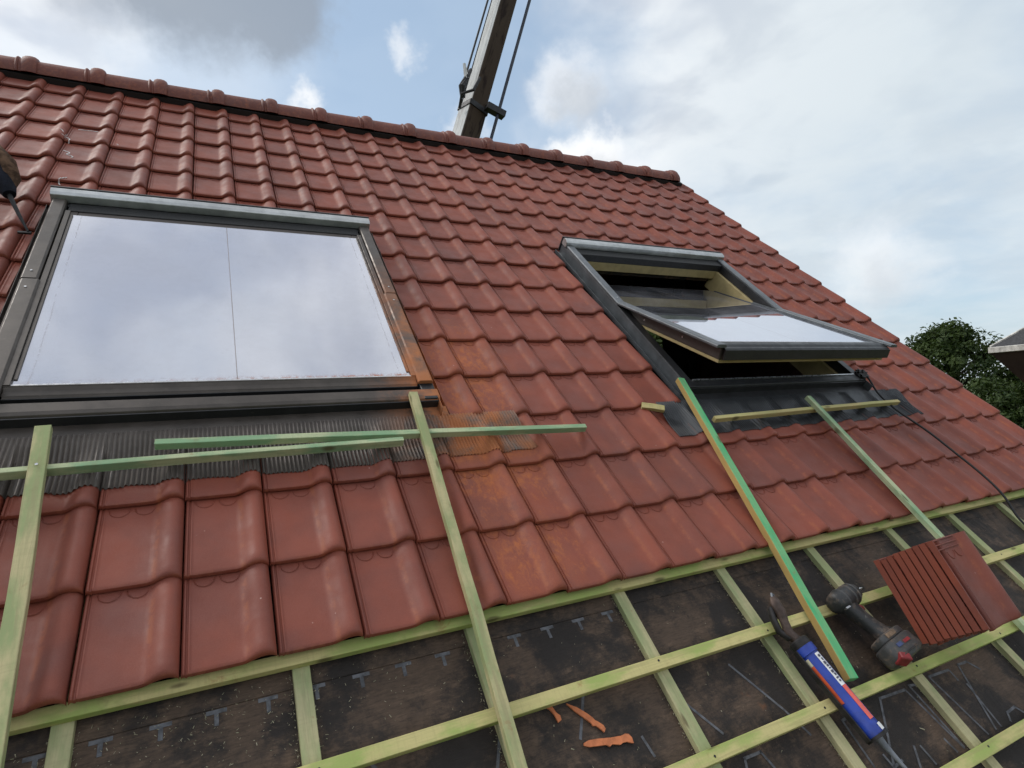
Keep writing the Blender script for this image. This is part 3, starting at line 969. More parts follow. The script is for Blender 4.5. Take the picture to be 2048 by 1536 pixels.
    for s in (-1, 1):
        a, b = sx - 0.020, sx - 0.002
        gk = MB()
        gk.box(min(s * a, s * b), max(s * a, s * b), y0 + 0.02, y1 - 0.02, 0.0246, 0.033)
        gk.box(min(s * (a - .011), s * (a - .001)), max(s * (a - .011), s * (a - .001)), y0 + 0.05, y1 - 0.05, 0.0246, 0.0285)
        gk.build("glazing_bead", side_mat, sash, bevel=0.001)
        cx = [(sx - 0.004, 0.024), (sx - 0.004, 0.034), (sx + 0.002, 0.0402), (sx + 0.046, 0.0402), (sx + 0.054, 0.034), (sx + 0.054, 0.024)]
        p = [(z, s * x) for x, z in cx]
        c = MB().prism(p if s > 0 else p[::-1], y0 - 0.02, -0.004, axis=1).build("side_cover", side_mat, sash, bevel=0.0008)
        MB().tube([(s * (sx + 0.028), -0.06, 0.0402), (s * (sx + 0.028), -0.06, 0.0422)], 0.004, 8).build("screw", STEEL, c)
        pl = MB().box(min(s * (sx + .0005), s * (sx + .0045)), max(s * (sx + .0005), s * (sx + .0045)), y0, -0.10, -0.036, 0.0235).build("side_plate", sash_mat, sash, bevel=0.001)
        for q in (-0.2, -0.5):
            MB().tube([(s * (sx + .0045), q, -0.008), (s * (sx + .0065), q, -0.008)], 0.005, 8).build("screw", STEEL, pl)
    rail = MB().prism([(y0 + rw, 0.0250), (y0 + rw, 0.0285), (y0 + rw * .5 + .005, 0.0310), (y0 + 0.016, 0.0290), (y0 + 0.004, 0.0210), (y0 - 0.012, 0.0190), (y0 - 0.020, 0.012), (y0 - 0.020, -0.034), (y0 - 0.014, -0.034), (y0 - 0.014, 0.0186), (y0 + 0.010, 0.0186)][::-1],
                      -sx + 0.004, sx - 0.004).build("bottom_rail", side_mat if angle == 0 else ALU_DK, sash, bevel=0.001)
    MB().box(-sx + 0.002, sx - 0.002, y0 - 0.0235, y0 - 0.0205, -0.034, 0.0135).build("rail_front", ALU_DK, sash)
    MB().box(-sx + 0.02, sx - 0.02, y0 + rw + 0.0005, y0 + rw + 0.0055, 0.0250, 0.0282).build("glazing_seal", STEEL, rail)
    return win


win1 = roof_window("large closed roof window, its glass dusty and reflecting grey cloud", -0.318, 0.818, 0.0, -0.600, 0.022, ALU, GLASS, ALU_LT, BRONZE, ALU)
pleated_apron("pleated_apron", win1, LEAD1, -0.62, 1.345, 0.566, 0.768, -0.02, 0.0125, 0.0036, (-0.318, 0.818))
win2 = roof_window("roof window tilted open, dark attic showing below its sash", 2.258, 0.818, R(18.5), -0.750, 0.060, ALU_BL, GLASS2, ALU_LT, BRONZE, ALU_DK)
pleated_apron("pleated_apron", win2, LEAD2, 2.045, 3.87, 0.560, 0.768, 0.0, 0.0125, 0.0046, (2.258, 0.818), calm=True)


# ------------------------------------------------------------------ loose battens
def loose_batten(name, label, mat, a, b, wd=0.032, th=0.021, roll=0.0, hollow=False):
    """a bar from a to b (slope coordinates of the centre line), broad side out of the slope"""
    A, B = Vector(a), Vector(b)
    x = (B - A).normalized()
    z = Vector((0, 0, 1))
    y = z.cross(x).normalized()
    z = x.cross(y)
    M = Matrix((x, y, z)).transposed().to_4x4()
    M = M @ Matrix.Rotation(roll, 4, 'X')
    M.translation = A
    L = (B - A).length
    mb = MB()
    n = max(2, int(L / 0.12))
    rr = random.Random(len(label) * 7 + int(L * 1000))
    rings = []
    for k in range(n + 1):                                 # sawn timber is never dead straight
        t = k / n
        dy, dz = rr.gauss(0, 0.0006) + 0.003 * math.sin(t * 3.1), rr.gauss(0, 0.0004)
        rings.append([(L * t, s * wd / 2 + dy, q * th / 2 + dz) for s, q in ((-1, -1), (1, -1), (1, 1), (-1, 1))])
    mb.loft(rings)
    o = mb.build(name, mat, None, ROOF @ M, bevel=0.0012)
    tag(o, label, "batten", "loose battens lying on the roof")
    return o


loose_batten("loose_batten", "dull green batten standing up the slope at the left edge, screwed to a crosspiece", WOOD_OLD, (-0.138, 0.752, 0.062), (-0.082, -0.30, 0.040), 0.037)
loose_batten("loose_batten", "pale mint batten lying across the apron from the left edge", WOOD_MINT, (-0.62, 0.604, 0.040), (0.838, 0.612, 0.046), 0.017, 0.030)
loose_batten("loose_batten", "long mint batten across the apron, its right end past the large window", WOOD_MINT, (0.124, 0.681, 0.040), (1.575, 0.618, 0.038), 0.021, 0.026)
loose_batten("loose_batten", "weathered batten leaning down from the large window's lower right corner", WOOD_OLD, (0.926, 0.836, 0.060), (0.865, -0.62, -0.020), 0.031, 0.024)
loose_batten("loose_batten", "vivid green batten with orange side, foot beside the sealant gun", WOOD_VIV, (2.220, 0.856, 0.066), (1.994, -0.467, -0.026), 0.036, 0.027)
loose_batten("loose_batten", "thin pale green batten running down behind the stacked tiles", WOOD_MINT, (2.938, 0.684, 0.070), (2.934, -0.62, -0.020), 0.030, 0.022)
loose_batten("loose_batten", "short tan batten lying crosswise on the open window's black apron", WOOD_TAN, (2.250, 0.606, 0.043), (3.665, 0.631, 0.040), 0.020, 0.026)
loose_batten("batten_offcut", "small batten offcut poking out left of the black apron", WOOD_TAN, (1.955, 0.752, 0.010), (2.045, 0.708, 0.026), 0.028, 0.02, 0.3)
for u, v, n, k in ((-0.129, 0.604, 0.0735, "screw"),):
    o = MB().tube([(0, 0, 0), (0, 0, 0.0015)], 0.0038, 10).build("screw", STEEL, None, ROOF @ T(u, v, n))
    tag(o, "bright screw head in the leftmost upright batten", "screw")


# ------------------------------------------------------------------ leaning pile of tiles
def build_pile():
    n = 9
    lean = R(17)
    base = Vector((2.400, -0.468, -0.010))                   # tail-left corner of the lowest tile
    rot = Matrix.Rotation(lean, 4, 'X') @ Matrix.Rotation(R(6), 4, 'Y')
    me = tile_mesh("stacked_tile")
    names = ["lowest", "second lowest", "third from the bottom", "fourth from the bottom", "fifth from the bottom", "fourth from the top", "third from the top", "second from the top", "topmost"]
    for k in range(n):
        M = ROOF @ T(*base) @ Matrix.Rotation(R(2), 4, 'Z') @ rot @ T(rng.uniform(-.002, .002), rng.uniform(-.004, .004), 0.0135 + k * 0.0240) @ Matrix.Rotation(rng.gauss(0, .006), 4, 'Z') @ Matrix.Rotation(R(4.2), 4, 'X')
        o = thing("stacked_tile", "red clay tile, %s in the leaning pile on the battens" % names[k], "roof tile", M, "tiles piled on the battens")
        link("tile_body", me, o)
        fl = MB()
        for (x0, x1, z1) in ((-0.036, -0.031, 0.0062), (-0.0309, -0.0201, -0.0100), (-0.020, -0.0150, -0.0058), (-0.0149, 0.0003, -0.0100)):
            fl.add([(x, v, z - TILT * v / G) for v in (0.012, TLEN) for x, z in ((x0, -0.0135), (x1, -0.0135), (x1, z1), (x0, z1))],
                   [(0, 1, 2, 3), (7, 6, 5, 4), (0, 4, 5, 1), (1, 5, 6, 2), (2, 6, 7, 3), (3, 7, 4, 0)])
        fl.build("side_lock", TILE, o)
        for v in (G + 0.006, G + 0.021, TLEN - 0.005):
            z = -TILT * v / G
            MB().box(-0.030, 0.128, v, v + 0.0042, z - 0.004, z + 0.0055).build("head_rib", TILE, o, bevel=0.001)


build_pile()


# ------------------------------------------------------------------ cordless impact driver
def ellipse_ring(c, ax, bx, ra, rb, n=16, p=2.6):
    out = []
    for k in range(n):
        a = 2 * math.pi * k / n
        ca, sa = math.cos(a), math.sin(a)
        s = 1.0 / (abs(ca) ** p + abs(sa) ** p) ** (1 / p)
        out.append(Vector(c) + Vector(ax) * (ra * ca * s) + Vector(bx) * (rb * sa * s))
    return out


def build_driver():
    def dirty(name, colr, amount):
        m, h, b, out = material(name)
        o = obj_coords(h)
        f = h.ramp(h.noise(o, 26, 7, 0.72, 0.3), 0.48, 0.66, 0.0, amount)
        c = h.mix(f, colr, (0.16, 0.115, 0.085))
        c = h.mix(h.ramp(h.noise(o, 110, 4, 0.7), 0.60, 0.70, 0.0, 0.55), c, (0.14, 0.13, 0.12))
        h.put(b.inputs['Base Color'], c)
        h.put(b.inputs['Roughness'], h.m('ADD', 0.5, h.m('MULTIPLY', f, 0.4)))
        bump(h, b, h.noise(o, 90, 4, 0.7), 0.6, 0.0012)
        return m
    black = dirty("worn black housing", (0.020, 0.021, 0.022), 0.55)
    grey = dirty("scuffed dark grey housing", (0.050, 0.050, 0.050), 0.75)
    red = plain("dirty red plastic", (0.20, 0.022, 0.025), 0.5, var=0.35, scale=30)
    blue = plain("faded blue print", (0.05, 0.07, 0.16), 0.6, scale=60)
    mud = plain("dried mud", (0.17, 0.115, 0.075), 0.9, var=0.4, scale=50, bmp=0.002)
    root = thing("impact_driver", "dirty black cordless impact driver with red trigger and latch, lying between battens", "power tool",
                 ROOF @ T(2.185, -0.250, 0.010) @ Matrix.Rotation(R(8), 4, 'Z') @ Matrix.Rotation(R(-6), 4, 'X') @ Matrix.Scale(1.05, 4))
    # local: X towards the bit, -Y along the grip, Z out of the slope
    Y, Z = (0, 1, 0), (0, 0, 1)
    hs = [(-0.068, .018, .020), (-0.064, .027, .028), (-0.050, .032, .033), (-0.020, .034, .034), (0.020, .033, .033), (0.040, .031, .031), (0.058, .025, .026), (0.066, .016, .017)]
    b = MB().loft([ellipse_ring((x, 0, 0), Y, Z, a, c, 20) for x, a, c in hs]).build("motor_housing", black, root, smooth=50)
    for x in (-0.030, 0.010, 0.032):
        MB().loft([ellipse_ring((x + q, 0, 0), Y, Z, .0355 - abs(q) * .4, .0352 - abs(q) * .4, 20) for q in (-.004, 0, .004)]).build("housing_rib", grey, b, smooth=50)
    for z in (0.010, 0.017):
        MB().box(-0.062, -0.040, -0.0335, -0.028, z, z + 0.003).build("vent_slot", STEEL, b)
    MB().loft([ellipse_ring((x, 0, 0), Y, Z, r, r, 14, 2) for x, r in ((0.064, .014), (0.070, .013), (0.078, .012), (0.080, .009))]).build("collet", grey, root, smooth=40)
    MB().tube([(0.078, 0, 0), (0.098, 0, 0), (0.104, 0, 0), (0.110, 0, 0)], [.0045, .0045, .003, .002], 6).build("screwdriver_bit", STEEL, root)
    g = [(-0.020, -.020, .024, .023), (-0.014, -.045, .020, .020), (-0.006, -.075, .018, .0185), (0.002, -.105, .018, .0185), (0.010, -.130, .021, .020), (0.014, -.142, .028, .023)]
    MB().loft([ellipse_ring((x, y, -0.002 + y * .10), (1, 0.2, 0), Z, a * 1.38, c * 1.2, 18) for x, y, a, c in g]).build("grip", black, root, smooth=50)
    MB().loft([ellipse_ring((x, y, y * .08), (0, 1, 0), Z, a, c, 12) for x, y, a, c in ((.010, -.045, .014, .010), (.020, -.046, .014, .010), (.028, -.048, .010, .007))]).build("trigger", red, root, smooth=40)
    # foot and battery
    foot = MB().loft([ellipse_ring((0.012, y, -0.018), (1, 0, 0), Z, a * 1.22, c * 1.15, 20, 4) for y, a, c in ((-.138, .045, .026), (-.142, .052, .031), (-.156, .052, .031), (-.160, .050, .029))]).build("foot", grey, root, smooth=40)
    MB().box(-0.03, 0.02, -0.157, -0.143, 0.0165, 0.0195).build("mud_patch", mud, foot, bevel=0.004)
    bat = MB().loft([ellipse_ring((0.014, y, -0.020), (1, 0, 0), Z, a * 1.22, c * 1.15, 24, 4.5) for y, a, c in ((-.161, .052, .030), (-.166, .058, .034), (-.200, .060, .035), (-.214, .057, .033), (-.222, .046, .026))]).build("battery", grey, root, smooth=40)
    for x0, x1, y0, y1, mt, nm in ((-0.030, -0.004, -.190, -.178, blue, "battery_print"), (0.006, 0.040, -.190, -.180, red, "battery_print"), (-0.040, 0.048, -.213, -.209, black, "battery_seam"), (0.068, 0.082, -.205, -.170, black, "battery_lug")):
        MB().box(x0, x1, y0, y1, 0.0175 if nm != "battery_lug" else -0.03, 0.0222 if nm != "battery_lug" else 0.0).build(nm, mt, bat, bevel=0.001)
    MB().prism([(-0.060, -0.214), (-0.030, -0.234), (-0.018, -0.214), (-0.048, -0.196)], -0.018, 0.0215, axis=2).build("battery_latch", red, root, bevel=0.003)


build_driver()


# ------------------------------------------------------------------ sealant gun
def build_gun():
    blue = plain("royal blue cartridge", (0.018, 0.045, 0.28), 0.38, var=0.25, scale=20)
    orange = plain("orange label", (0.55, 0.09, 0.03), 0.5, var=0.2, scale=30)
    coral = plain("coral label", (0.75, 0.13, 0.10), 0.5, var=0.15, scale=30)
    white = plain("white label", (0.75, 0.75, 0.74), 0.5, var=0.08, scale=30)
    ink = plain("dark label ink", (0.06, 0.06, 0.09), 0.5, scale=30)
    rust = plain("rusty brown steel", (0.075, 0.050, 0.040), 0.6, 0.4, var=0.5, scale=40, bmp=0.001)
    dark = plain("tarred black steel", (0.022, 0.020, 0.020), 0.55, 0.3, var=0.5, scale=40)
    noz = plain("grey plastic nozzle", (0.15, 0.16, 0.18), 0.5, var=0.25, scale=30)
    cream = plain("yellowed plastic", (0.50, 0.47, 0.33), 0.6, scale=30)
    A, B = Vector((1.880, -0.345, -0.004)), Vector((1.913, -0.612, -0.008))
    x = (B - A).normalized()
    z = Vector((0, 0, 1))
    y = z.cross(x).normalized()
    z = x.cross(y)
    M = Matrix((x, y, z)).transposed().to_4x4()
    M.translation = A
    root = thing("sealant_gun", "blue sealant cartridge with orange label in a rusty hand gun, across the lower battens", "sealant gun", ROOF @ M @ Matrix.Diagonal((1.13, 1.22, 1.22, 1)))
    L, r = 0.240, 0.0235

    def shell(x0, x1, a0, a1, rad, n=10):
        vs_, fs = [], []
        for k in range(n + 1):
            a = R(a0 + (a1 - a0) * k / n)
            for xx in (x0, x1):
                vs_.append((xx, rad * math.cos(a), rad * math.sin(a)))
                vs_.append((xx, (rad - .0008) * math.cos(a), (rad - .0008) * math.sin(a)))
        for k in range(n):
            q = k * 4
            fs += [(q, q + 2, q + 6, q + 4), (q + 1, q + 5, q + 7, q + 3), (q, q + 4, q + 5, q + 1), (q + 2, q + 3, q + 7, q + 6)]
        fs += [(0, 1, 3, 2), (n * 4, n * 4 + 2, n * 4 + 3, n * 4 + 1)]
        return MB().add(vs_, fs)
    Y, Z = (0, 1, 0), (0, 0, 1)
    def rnd(c, rad):
        return ellipse_ring((c, 0, 0), Y, Z, rad, rad, 24, 2)
    ct = MB().loft([rnd(0.0, .0262), rnd(.022, .0264), rnd(.0235, r), rnd(L - .02, r), rnd(L - .018, .0245), rnd(L, .0245), rnd(L + .003, .020)]).build("cartridge", blue, root, smooth=40)
    # +Y is towards the ridge-right side, the camera sees the upper half
    shell(.028, .118, 74, 108, r + .0012).build("label_panel", white, ct)
    shell(.1185, .205, 74, 106, r + .0012).build("label_panel", coral, ct)
    shell(.050, .150, 160, 215, r + .0012).build("label_panel", orange, ct)
    shell(.030, .0495, 160, 205, r + .0012).build("label_panel", cream, ct)
    rr = random.Random(5)
    xx = .034
    while xx < .108:
        wd = rr.uniform(.003, .008)
        shell(xx, xx + wd, 84 + rr.uniform(-2, 2), 96 + rr.uniform(-2, 5), r + .0024, 3).build("label_ink", ink, ct)
        xx += wd + rr.uniform(.0015, .004)
    shell(L - .022, L - .006, 62, 92, .0262).build("end_label", white, ct)
    MB().loft([rnd(L - .004, .0285), rnd(L + .004, .0285)]).build("front_ring", dark, root, smooth=40)
    MB().tube([(L + .003, 0, 0), (L + .02, 0, 0), (L + .072, .002, .001), (L + .086, .004, .001)], [.010, .0075, .0045, .0035], 12).build("nozzle", noz, root, smooth=50)
    MB().tube([(L + .084, .004, .001), (L + .094, .005, .002)], [.0045, .002], 8).build("sealant_drip", dark, root)
    MB().loft([rnd(-.022, .0215), rnd(-.018, .0255), rnd(-.0005, .0258)]).build("rear_cup", dark, root, smooth=40)
    MB().box(.0, L, -.0325, -.0290, -.012, .004).build("frame_rod", dark, root, bevel=.001)
    MB().box(.10, L - .01, -.010, .010, -.0310, -.0275).build("frame_rod", rust, root, bevel=.001)
    # handle and trigger folded back, push rod
    h1 = [(-.020, -.004, .004), (-.045, -.012, .006), (-.070, -.006, .012), (-.095, .002, .018), (-.125, .004, .022), (-.140, .010, .022)]
    MB().loft([ellipse_ring(c, (0.1, 1, 0), Z, a, b, 12, 3) for c, (a, b) in zip(h1, ((.014, .012), (.013, .010), (.012, .009), (.015, .010), (.017, .009), (.010, .005)))]).build("handle", rust, root, smooth=50)
    h2 = [(-.022, .010, -.006), (-.050, .012, -.010), (-.085, .016, -.006), (-.118, .018, .000)]
    MB().loft([ellipse_ring(c, (0.1, 1, 0), Z, .010, .005, 10, 3) for c in h2]).build("trigger_lever", dark, root, smooth=50)
    h3 = [(-.030, -.016, .000), (-.060, -.026, -.004), (-.092, -.020, .002), (-.120, -.010, .010)]
    MB().loft([ellipse_ring(c, (0.1, 1, 0), Z, .007, .010, 10, 3) for c in h3]).build("trigger_guard", dark, root, smooth=50)
    MB().tube([(-.02, 0, 0), (-.10, .001, 0)], .003, 8).build("push_rod", dark, root)
    MB().tube([(-.135, .004, .024), (-.148, .012, .026), (-.145, .022, .020), (-.128, .020, .010)], .003, 8).build("thumb_catch", noz, root)


build_gun()


# ------------------------------------------------------------------ clay splinters and saw dust on the membrane
def splinter(label, pts, z=NU):
    c = sum((Vector((*p, 0)) for p in pts), Vector()) / len(pts)
    o = MB().prism([(p[0] - c.x, p[1] - c.y) for p in pts], 0.0, 0.0045, axis=2).build("clay_splinter", SHARD, None, ROOF @ T(c.x, c.y, z + 0.0035) @ Matrix.Rotation(0.03, 4, 'Y'))
    tag(o, label, "tile splinter", "cut clay splinters on the membrane")


def along(a, b, prof):
    A, B = Vector(a), Vector(b)
    d = B - A
    n = Vector((-d.y, d.x)).normalized()
    up = [tuple(A + d * t + n * w * 1.25) for t, w, q in prof]
    dn = [tuple(A + d * t + n * q * 1.25) for t, w, q in prof]
    return dn + up[::-1]


splinter("smallest orange clay splinter, bone shaped, nearest the middle batten", along((1.033, -0.256), (1.049, -0.303), [(0, .004, -.005), (.12, .007, -.007), (.3, .004, -.004), (.62, .004, -.003), (.8, .007, -.005), (1, .003, -.006)]))
splinter("dagger shaped orange clay splinter pointing up and left", along((1.083, -0.270), (1.160, -0.355), [(0, .0005, -.0005), (.25, .006, -.004), (.5, .007, -.005), (.66, .006, -.006), (.72, .004, -.009), (.78, .005, -.005), (.93, .005, -.006), (1, .001, -.007)]))
splinter("longest orange clay splinter with notched lower edge, lying level", along((1.084, -0.371), (1.222, -0.395), [(0, .002, -.003), (.1, .006, -.006), (.3, .007, -.006), (.44, .0065, -.006), (.5, .0065, -.010), (.56, .006, -.006), (.72, .007, -.009), (.78, .007, -.006), (.88, .010, -.005), (.95, .009, -.008), (1, .002, -.009)]))


def build_sawdust():
    m, h, b, out = material("wood chips")
    rnd = h.noise(world_pos(h), 300, 2)
    h.put(b.inputs['Base Color'], h.mix(h.ramp(rnd, 0.35, 0.65), (0.20, 0.20, 0.12), (0.42, 0.37, 0.27)))
    b.inputs['Roughness'].default_value = 0.9
    rr = random.Random(21)
    vs_, fs = [], []

    def chip(u, v, s):
        a = rr.uniform(0, math.pi)
        l, w = s * rr.uniform(0.8, 2.4), s * rr.uniform(0.25, 0.5)
        k = len(vs_)
        z = NU + 0.0035 + rr.uniform(0, 0.001)
        for q, t in ((-l, -w), (l, -w), (l, w), (-l, w)):
            vs_.append((u + q * math.cos(a) - t * math.sin(a), v + q * math.sin(a) + t * math.cos(a), z + q * 0.3 * rr.uniform(-1, 1)))
        fs.append((k, k + 1, k + 2, k + 3))
    for u in (-0.475, -0.012, 0.450, 0.895, 1.402, 1.834, 2.310, 2.815, 3.29):
        for _ in range(330):
            s = rr.choice((-1, -1, 1))
            chip(u + s * (0.0205 + abs(rr.gauss(0, 0.006))), rr.uniform(-0.9, -0.02), rr.uniform(0.0005, 0.0017))
    for _ in range(450):
        u, v = rr.gauss(0.25, 0.22), rr.gauss(-0.07, 0.07)
        if v < -0.02:
            chip(u, v, rr.uniform(0.0005, 0.0016))
    for _ in range(700):
        chip(rr.uniform(-0.3, 3.5), rr.uniform(-0.95, -0.03), rr.uniform(0.0005, 0.0018))
    for _ in range(14):
        chip(rr.uniform(0, 2.6), rr.uniform(-0.7, -0.04), rr.uniform(0.003, 0.0055))
    tag(MB().add(vs_, fs).build("sawdust", m, None, ROOF), "pale sawdust and wood chips strewn along the counter battens", "sawdust", kind="stuff")


build_sawdust()


# ------------------------------------------------------------------ cable and hand tool on the roof
def build_cable():
    pts = [(3.585, 0.905, 0.030), (3.612, 0.870, 0.062), (3.618, 0.820, 0.060), (3.606, 0.72, 0.034), (3.598, 0.60, 0.030), (3.620, 0.50, 0.030), (3.655, 0.40, 0.026), (3.668, 0.25, 0.024),
           (3.672, 0.12, 0.024), (3.668, 0.03, 0.020), (3.668, -0.04, 0.006), (3.664, -0.13, -0.024), (3.66, -0.25, -0.030), (3.64, -0.5, -0.030), (3.60, -0.9, -0.03)]
    P = [Vector(p) for p in pts]
    dense = []
    for i in range(len(P) - 1):
        a, b, c, d = P[max(i - 1, 0)], P[i], P[i + 1], P[min(i + 2, len(P) - 1)]
        for k in range(6):
            t = k / 6
            dense.append(0.5 * ((2 * b) + (c - a) * t + (2 * a - 5 * b + 4 * c - d) * t * t + (3 * b - a - 3 * c + d) * t ** 3))
    root = thing("power_cable", "black cable trailing from the open window's corner down over the tiles", "cable", ROOF)
    MB().tube(dense, 0.0055, 8).build("cable_sheath", RUBBER, root, smooth=60)
    rr = random.Random(4)
    rag = bmesh.new()
    bmesh.ops.create_icosphere(rag, subdivisions=3, radius=0.035)
    for v in rag.verts:
        n = v.co.normalized()
        v.co *= 1 + 0.35 * math.sin(n.x * 9 + 1) * math.sin(n.y * 8) + 0.2 * math.sin(n.z * 14 + n.x * 5)
        v.co.z *= 0.5
    me = bpy.data.meshes.new("tape_wrap")
    rag.to_mesh(me)
    rag.free()
    me.materials.append(RUBBER)
    link("tape_wrap", me, root, T(3.602, 0.858, 0.060))


build_cable()


def build_hand_tool():
    cloth = plain("grimy brown cloth", (0.085, 0.050, 0.032), 0.95, spec=0.1, var=0.6, scale=30, bmp=0.004)
    navy = plain("dark navy rubber grip", (0.009, 0.010, 0.016), 0.85, spec=0.15, var=0.4, scale=30, bmp=0.002)
    root = thing("pry_tool", "dark grimy pry tool wrapped in brown rag at the left edge", "hand tool", ROOF)
    MB().tube([(-0.66, 2.62, 0.21), (-0.60, 2.48, 0.185), (-0.545, 2.36, 0.16), (-0.50, 2.25, 0.135), (-0.465, 2.16, 0.115), (-0.440, 2.10, 0.10)], [.050, .052, .046, .048, .040, .022], 14).build("grip", navy, root, smooth=60)
    MB().tube([(-0.575, 2.36, 0.172), (-0.525, 2.335, 0.165), (-0.482, 2.28, 0.150), (-0.455, 2.20, 0.125), (-0.445, 2.13, 0.11)], [.034, .048, .045, .040, .018], 12).build("rag_wrap", cloth, root, smooth=60)
    MB().tube([(-0.62, 2.27, 0.150), (-0.56, 2.285, 0.178), (-0.505, 2.265, 0.176), (-0.470, 2.225, 0.156)], [.018, .022, .02, .012], 10).build("rag_tail", cloth, root, smooth=60)
    MB().tube([(-0.445, 2.11, 0.10), (-0.405, 2.02, 0.055), (-0.372, 1.955, 0.018)], [.010, .007, .004], 8).build("blade", STEEL if False else RUBBER, root, smooth=60)
    MB().box(-0.405, -0.362, 1.945, 1.957, 0.010, 0.018).build("blade_tip", RUBBER, root)


build_hand_tool()


# ------------------------------------------------------------------ crane behind the ridge
def build_crane():
    m, h, b, out = material("crane paint")
    p = obj_coords(h)
    x, y, z = h.sep(p)
    q = h.comb(h.m('MULTIPLY', x, 6.0), h.m('MULTIPLY', y, 6.0), h.m('MULTIPLY', z, 0.9))
    rustf = h.ramp(h.noise(q, 1.6, 8, 0.7, 0.6), 0.50, 0.62)
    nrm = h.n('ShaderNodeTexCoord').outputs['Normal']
    worn = h.ramp(h.v('DOT_PRODUCT', nrm, (1, 0, 0)), 0.2, 0.8)       # rusty belly plate, painted darker still for the shade it lies in
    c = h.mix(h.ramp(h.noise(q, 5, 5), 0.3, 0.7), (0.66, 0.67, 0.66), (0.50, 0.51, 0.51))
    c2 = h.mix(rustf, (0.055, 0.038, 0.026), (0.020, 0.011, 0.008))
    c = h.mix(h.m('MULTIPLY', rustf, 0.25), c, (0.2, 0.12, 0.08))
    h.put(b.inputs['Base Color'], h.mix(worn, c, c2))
    b.inputs['Roughness'].default_value = 0.75
    b.inputs['Specular IOR Level'].default_value = 0.2
    dk = plain("black crane steel", (0.02, 0.02, 0.022), 0.5, 0.3, scale=8)
    navy = plain("navy hose", (0.01, 0.014, 0.03), 0.5, scale=10)
    A = Vector((4.60, 8.5, 10.0))
    Bt = Vector((5.60, 8.5, 13.0))
    d = (Bt - A).normalized()
    foot = A - d * ((A.z - 0.3) / d.z)
    zax = d
    side = Vector((0, 1, 0))
    xax = side.cross(zax).normalized()
    yax = zax.cross(xax)
    M = Matrix((xax, yax, zax)).transposed().to_4x4()
    M.translation = foot
    root = thing("crane_boom", "weathered telescopic crane boom rising behind the ridge", "crane", M)
    LA = (A - foot).length
    rotz = Matrix.Rotation(R(-76), 4, 'Z')
    def sq(s, z0, z1):
        c = s * 0.08
        pts = [(-s + c, -s), (s - c, -s), (s, -s + c), (s, s - c), (s - c, s), (-s + c, s), (-s, s - c), (-s, -s + c)]
        return MB().prism(pts, z0, z1, axis=2)
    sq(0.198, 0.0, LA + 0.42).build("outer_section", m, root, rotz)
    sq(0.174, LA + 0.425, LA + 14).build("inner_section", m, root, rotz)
    MB().box(-.183, -.177, -.185, .17, LA + .43, LA + 14).build("edge_strip", dk, root, rotz @ T(0, 0, 0))
    # collar, hose bracket, hook-shaped lever
    col = sq(0.218, LA + 0.40, LA + 0.50).build("collar", dk, root, rotz)
    MB().box(0.14, 0.52, -0.40, -0.24, LA + 0.40, LA + 0.52).build("hose_bracket", dk, root)
    MB().tube([(-0.30, -0.2, LA + 0.45), (-0.38, -0.25, LA + 0.62), (-0.34, -0.25, LA + 0.85), (-0.30, -0.2, LA + 1.05)], [.05, .07, .05, .03], 8).build("lever", dk, root)
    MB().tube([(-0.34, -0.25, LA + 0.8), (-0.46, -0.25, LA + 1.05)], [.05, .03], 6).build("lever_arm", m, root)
    MB().tube([(-0.28, -0.1, LA + 0.3), (-0.36, -0.3, LA + 0.45), (-0.20, -0.42, LA + 0.55), (-0.14, -0.40, LA + 0.85)], .028, 8).build("hose_loop", dk, root)
    MB().tube([(0.39, -0.34, -0.1 + LA * 0.3), (0.39, -0.34, LA + 0.4), (0.39, -0.34, LA + 14)], .030, 8).build("hoist_hose", navy, root)
    MB().tube([(-0.33, -0.05, LA + 0.9), (-0.31, -0.02, LA + 14)], .02, 6).build("guide_wire", dk, root)
    MB().prism([(-0.5, -0.5), (0.5, -0.5), (0.5, 0.5), (-0.5, 0.5)], -0.35, 0.2, axis=2).build("pivot_block", dk, root, bevel=0.05)


build_crane()


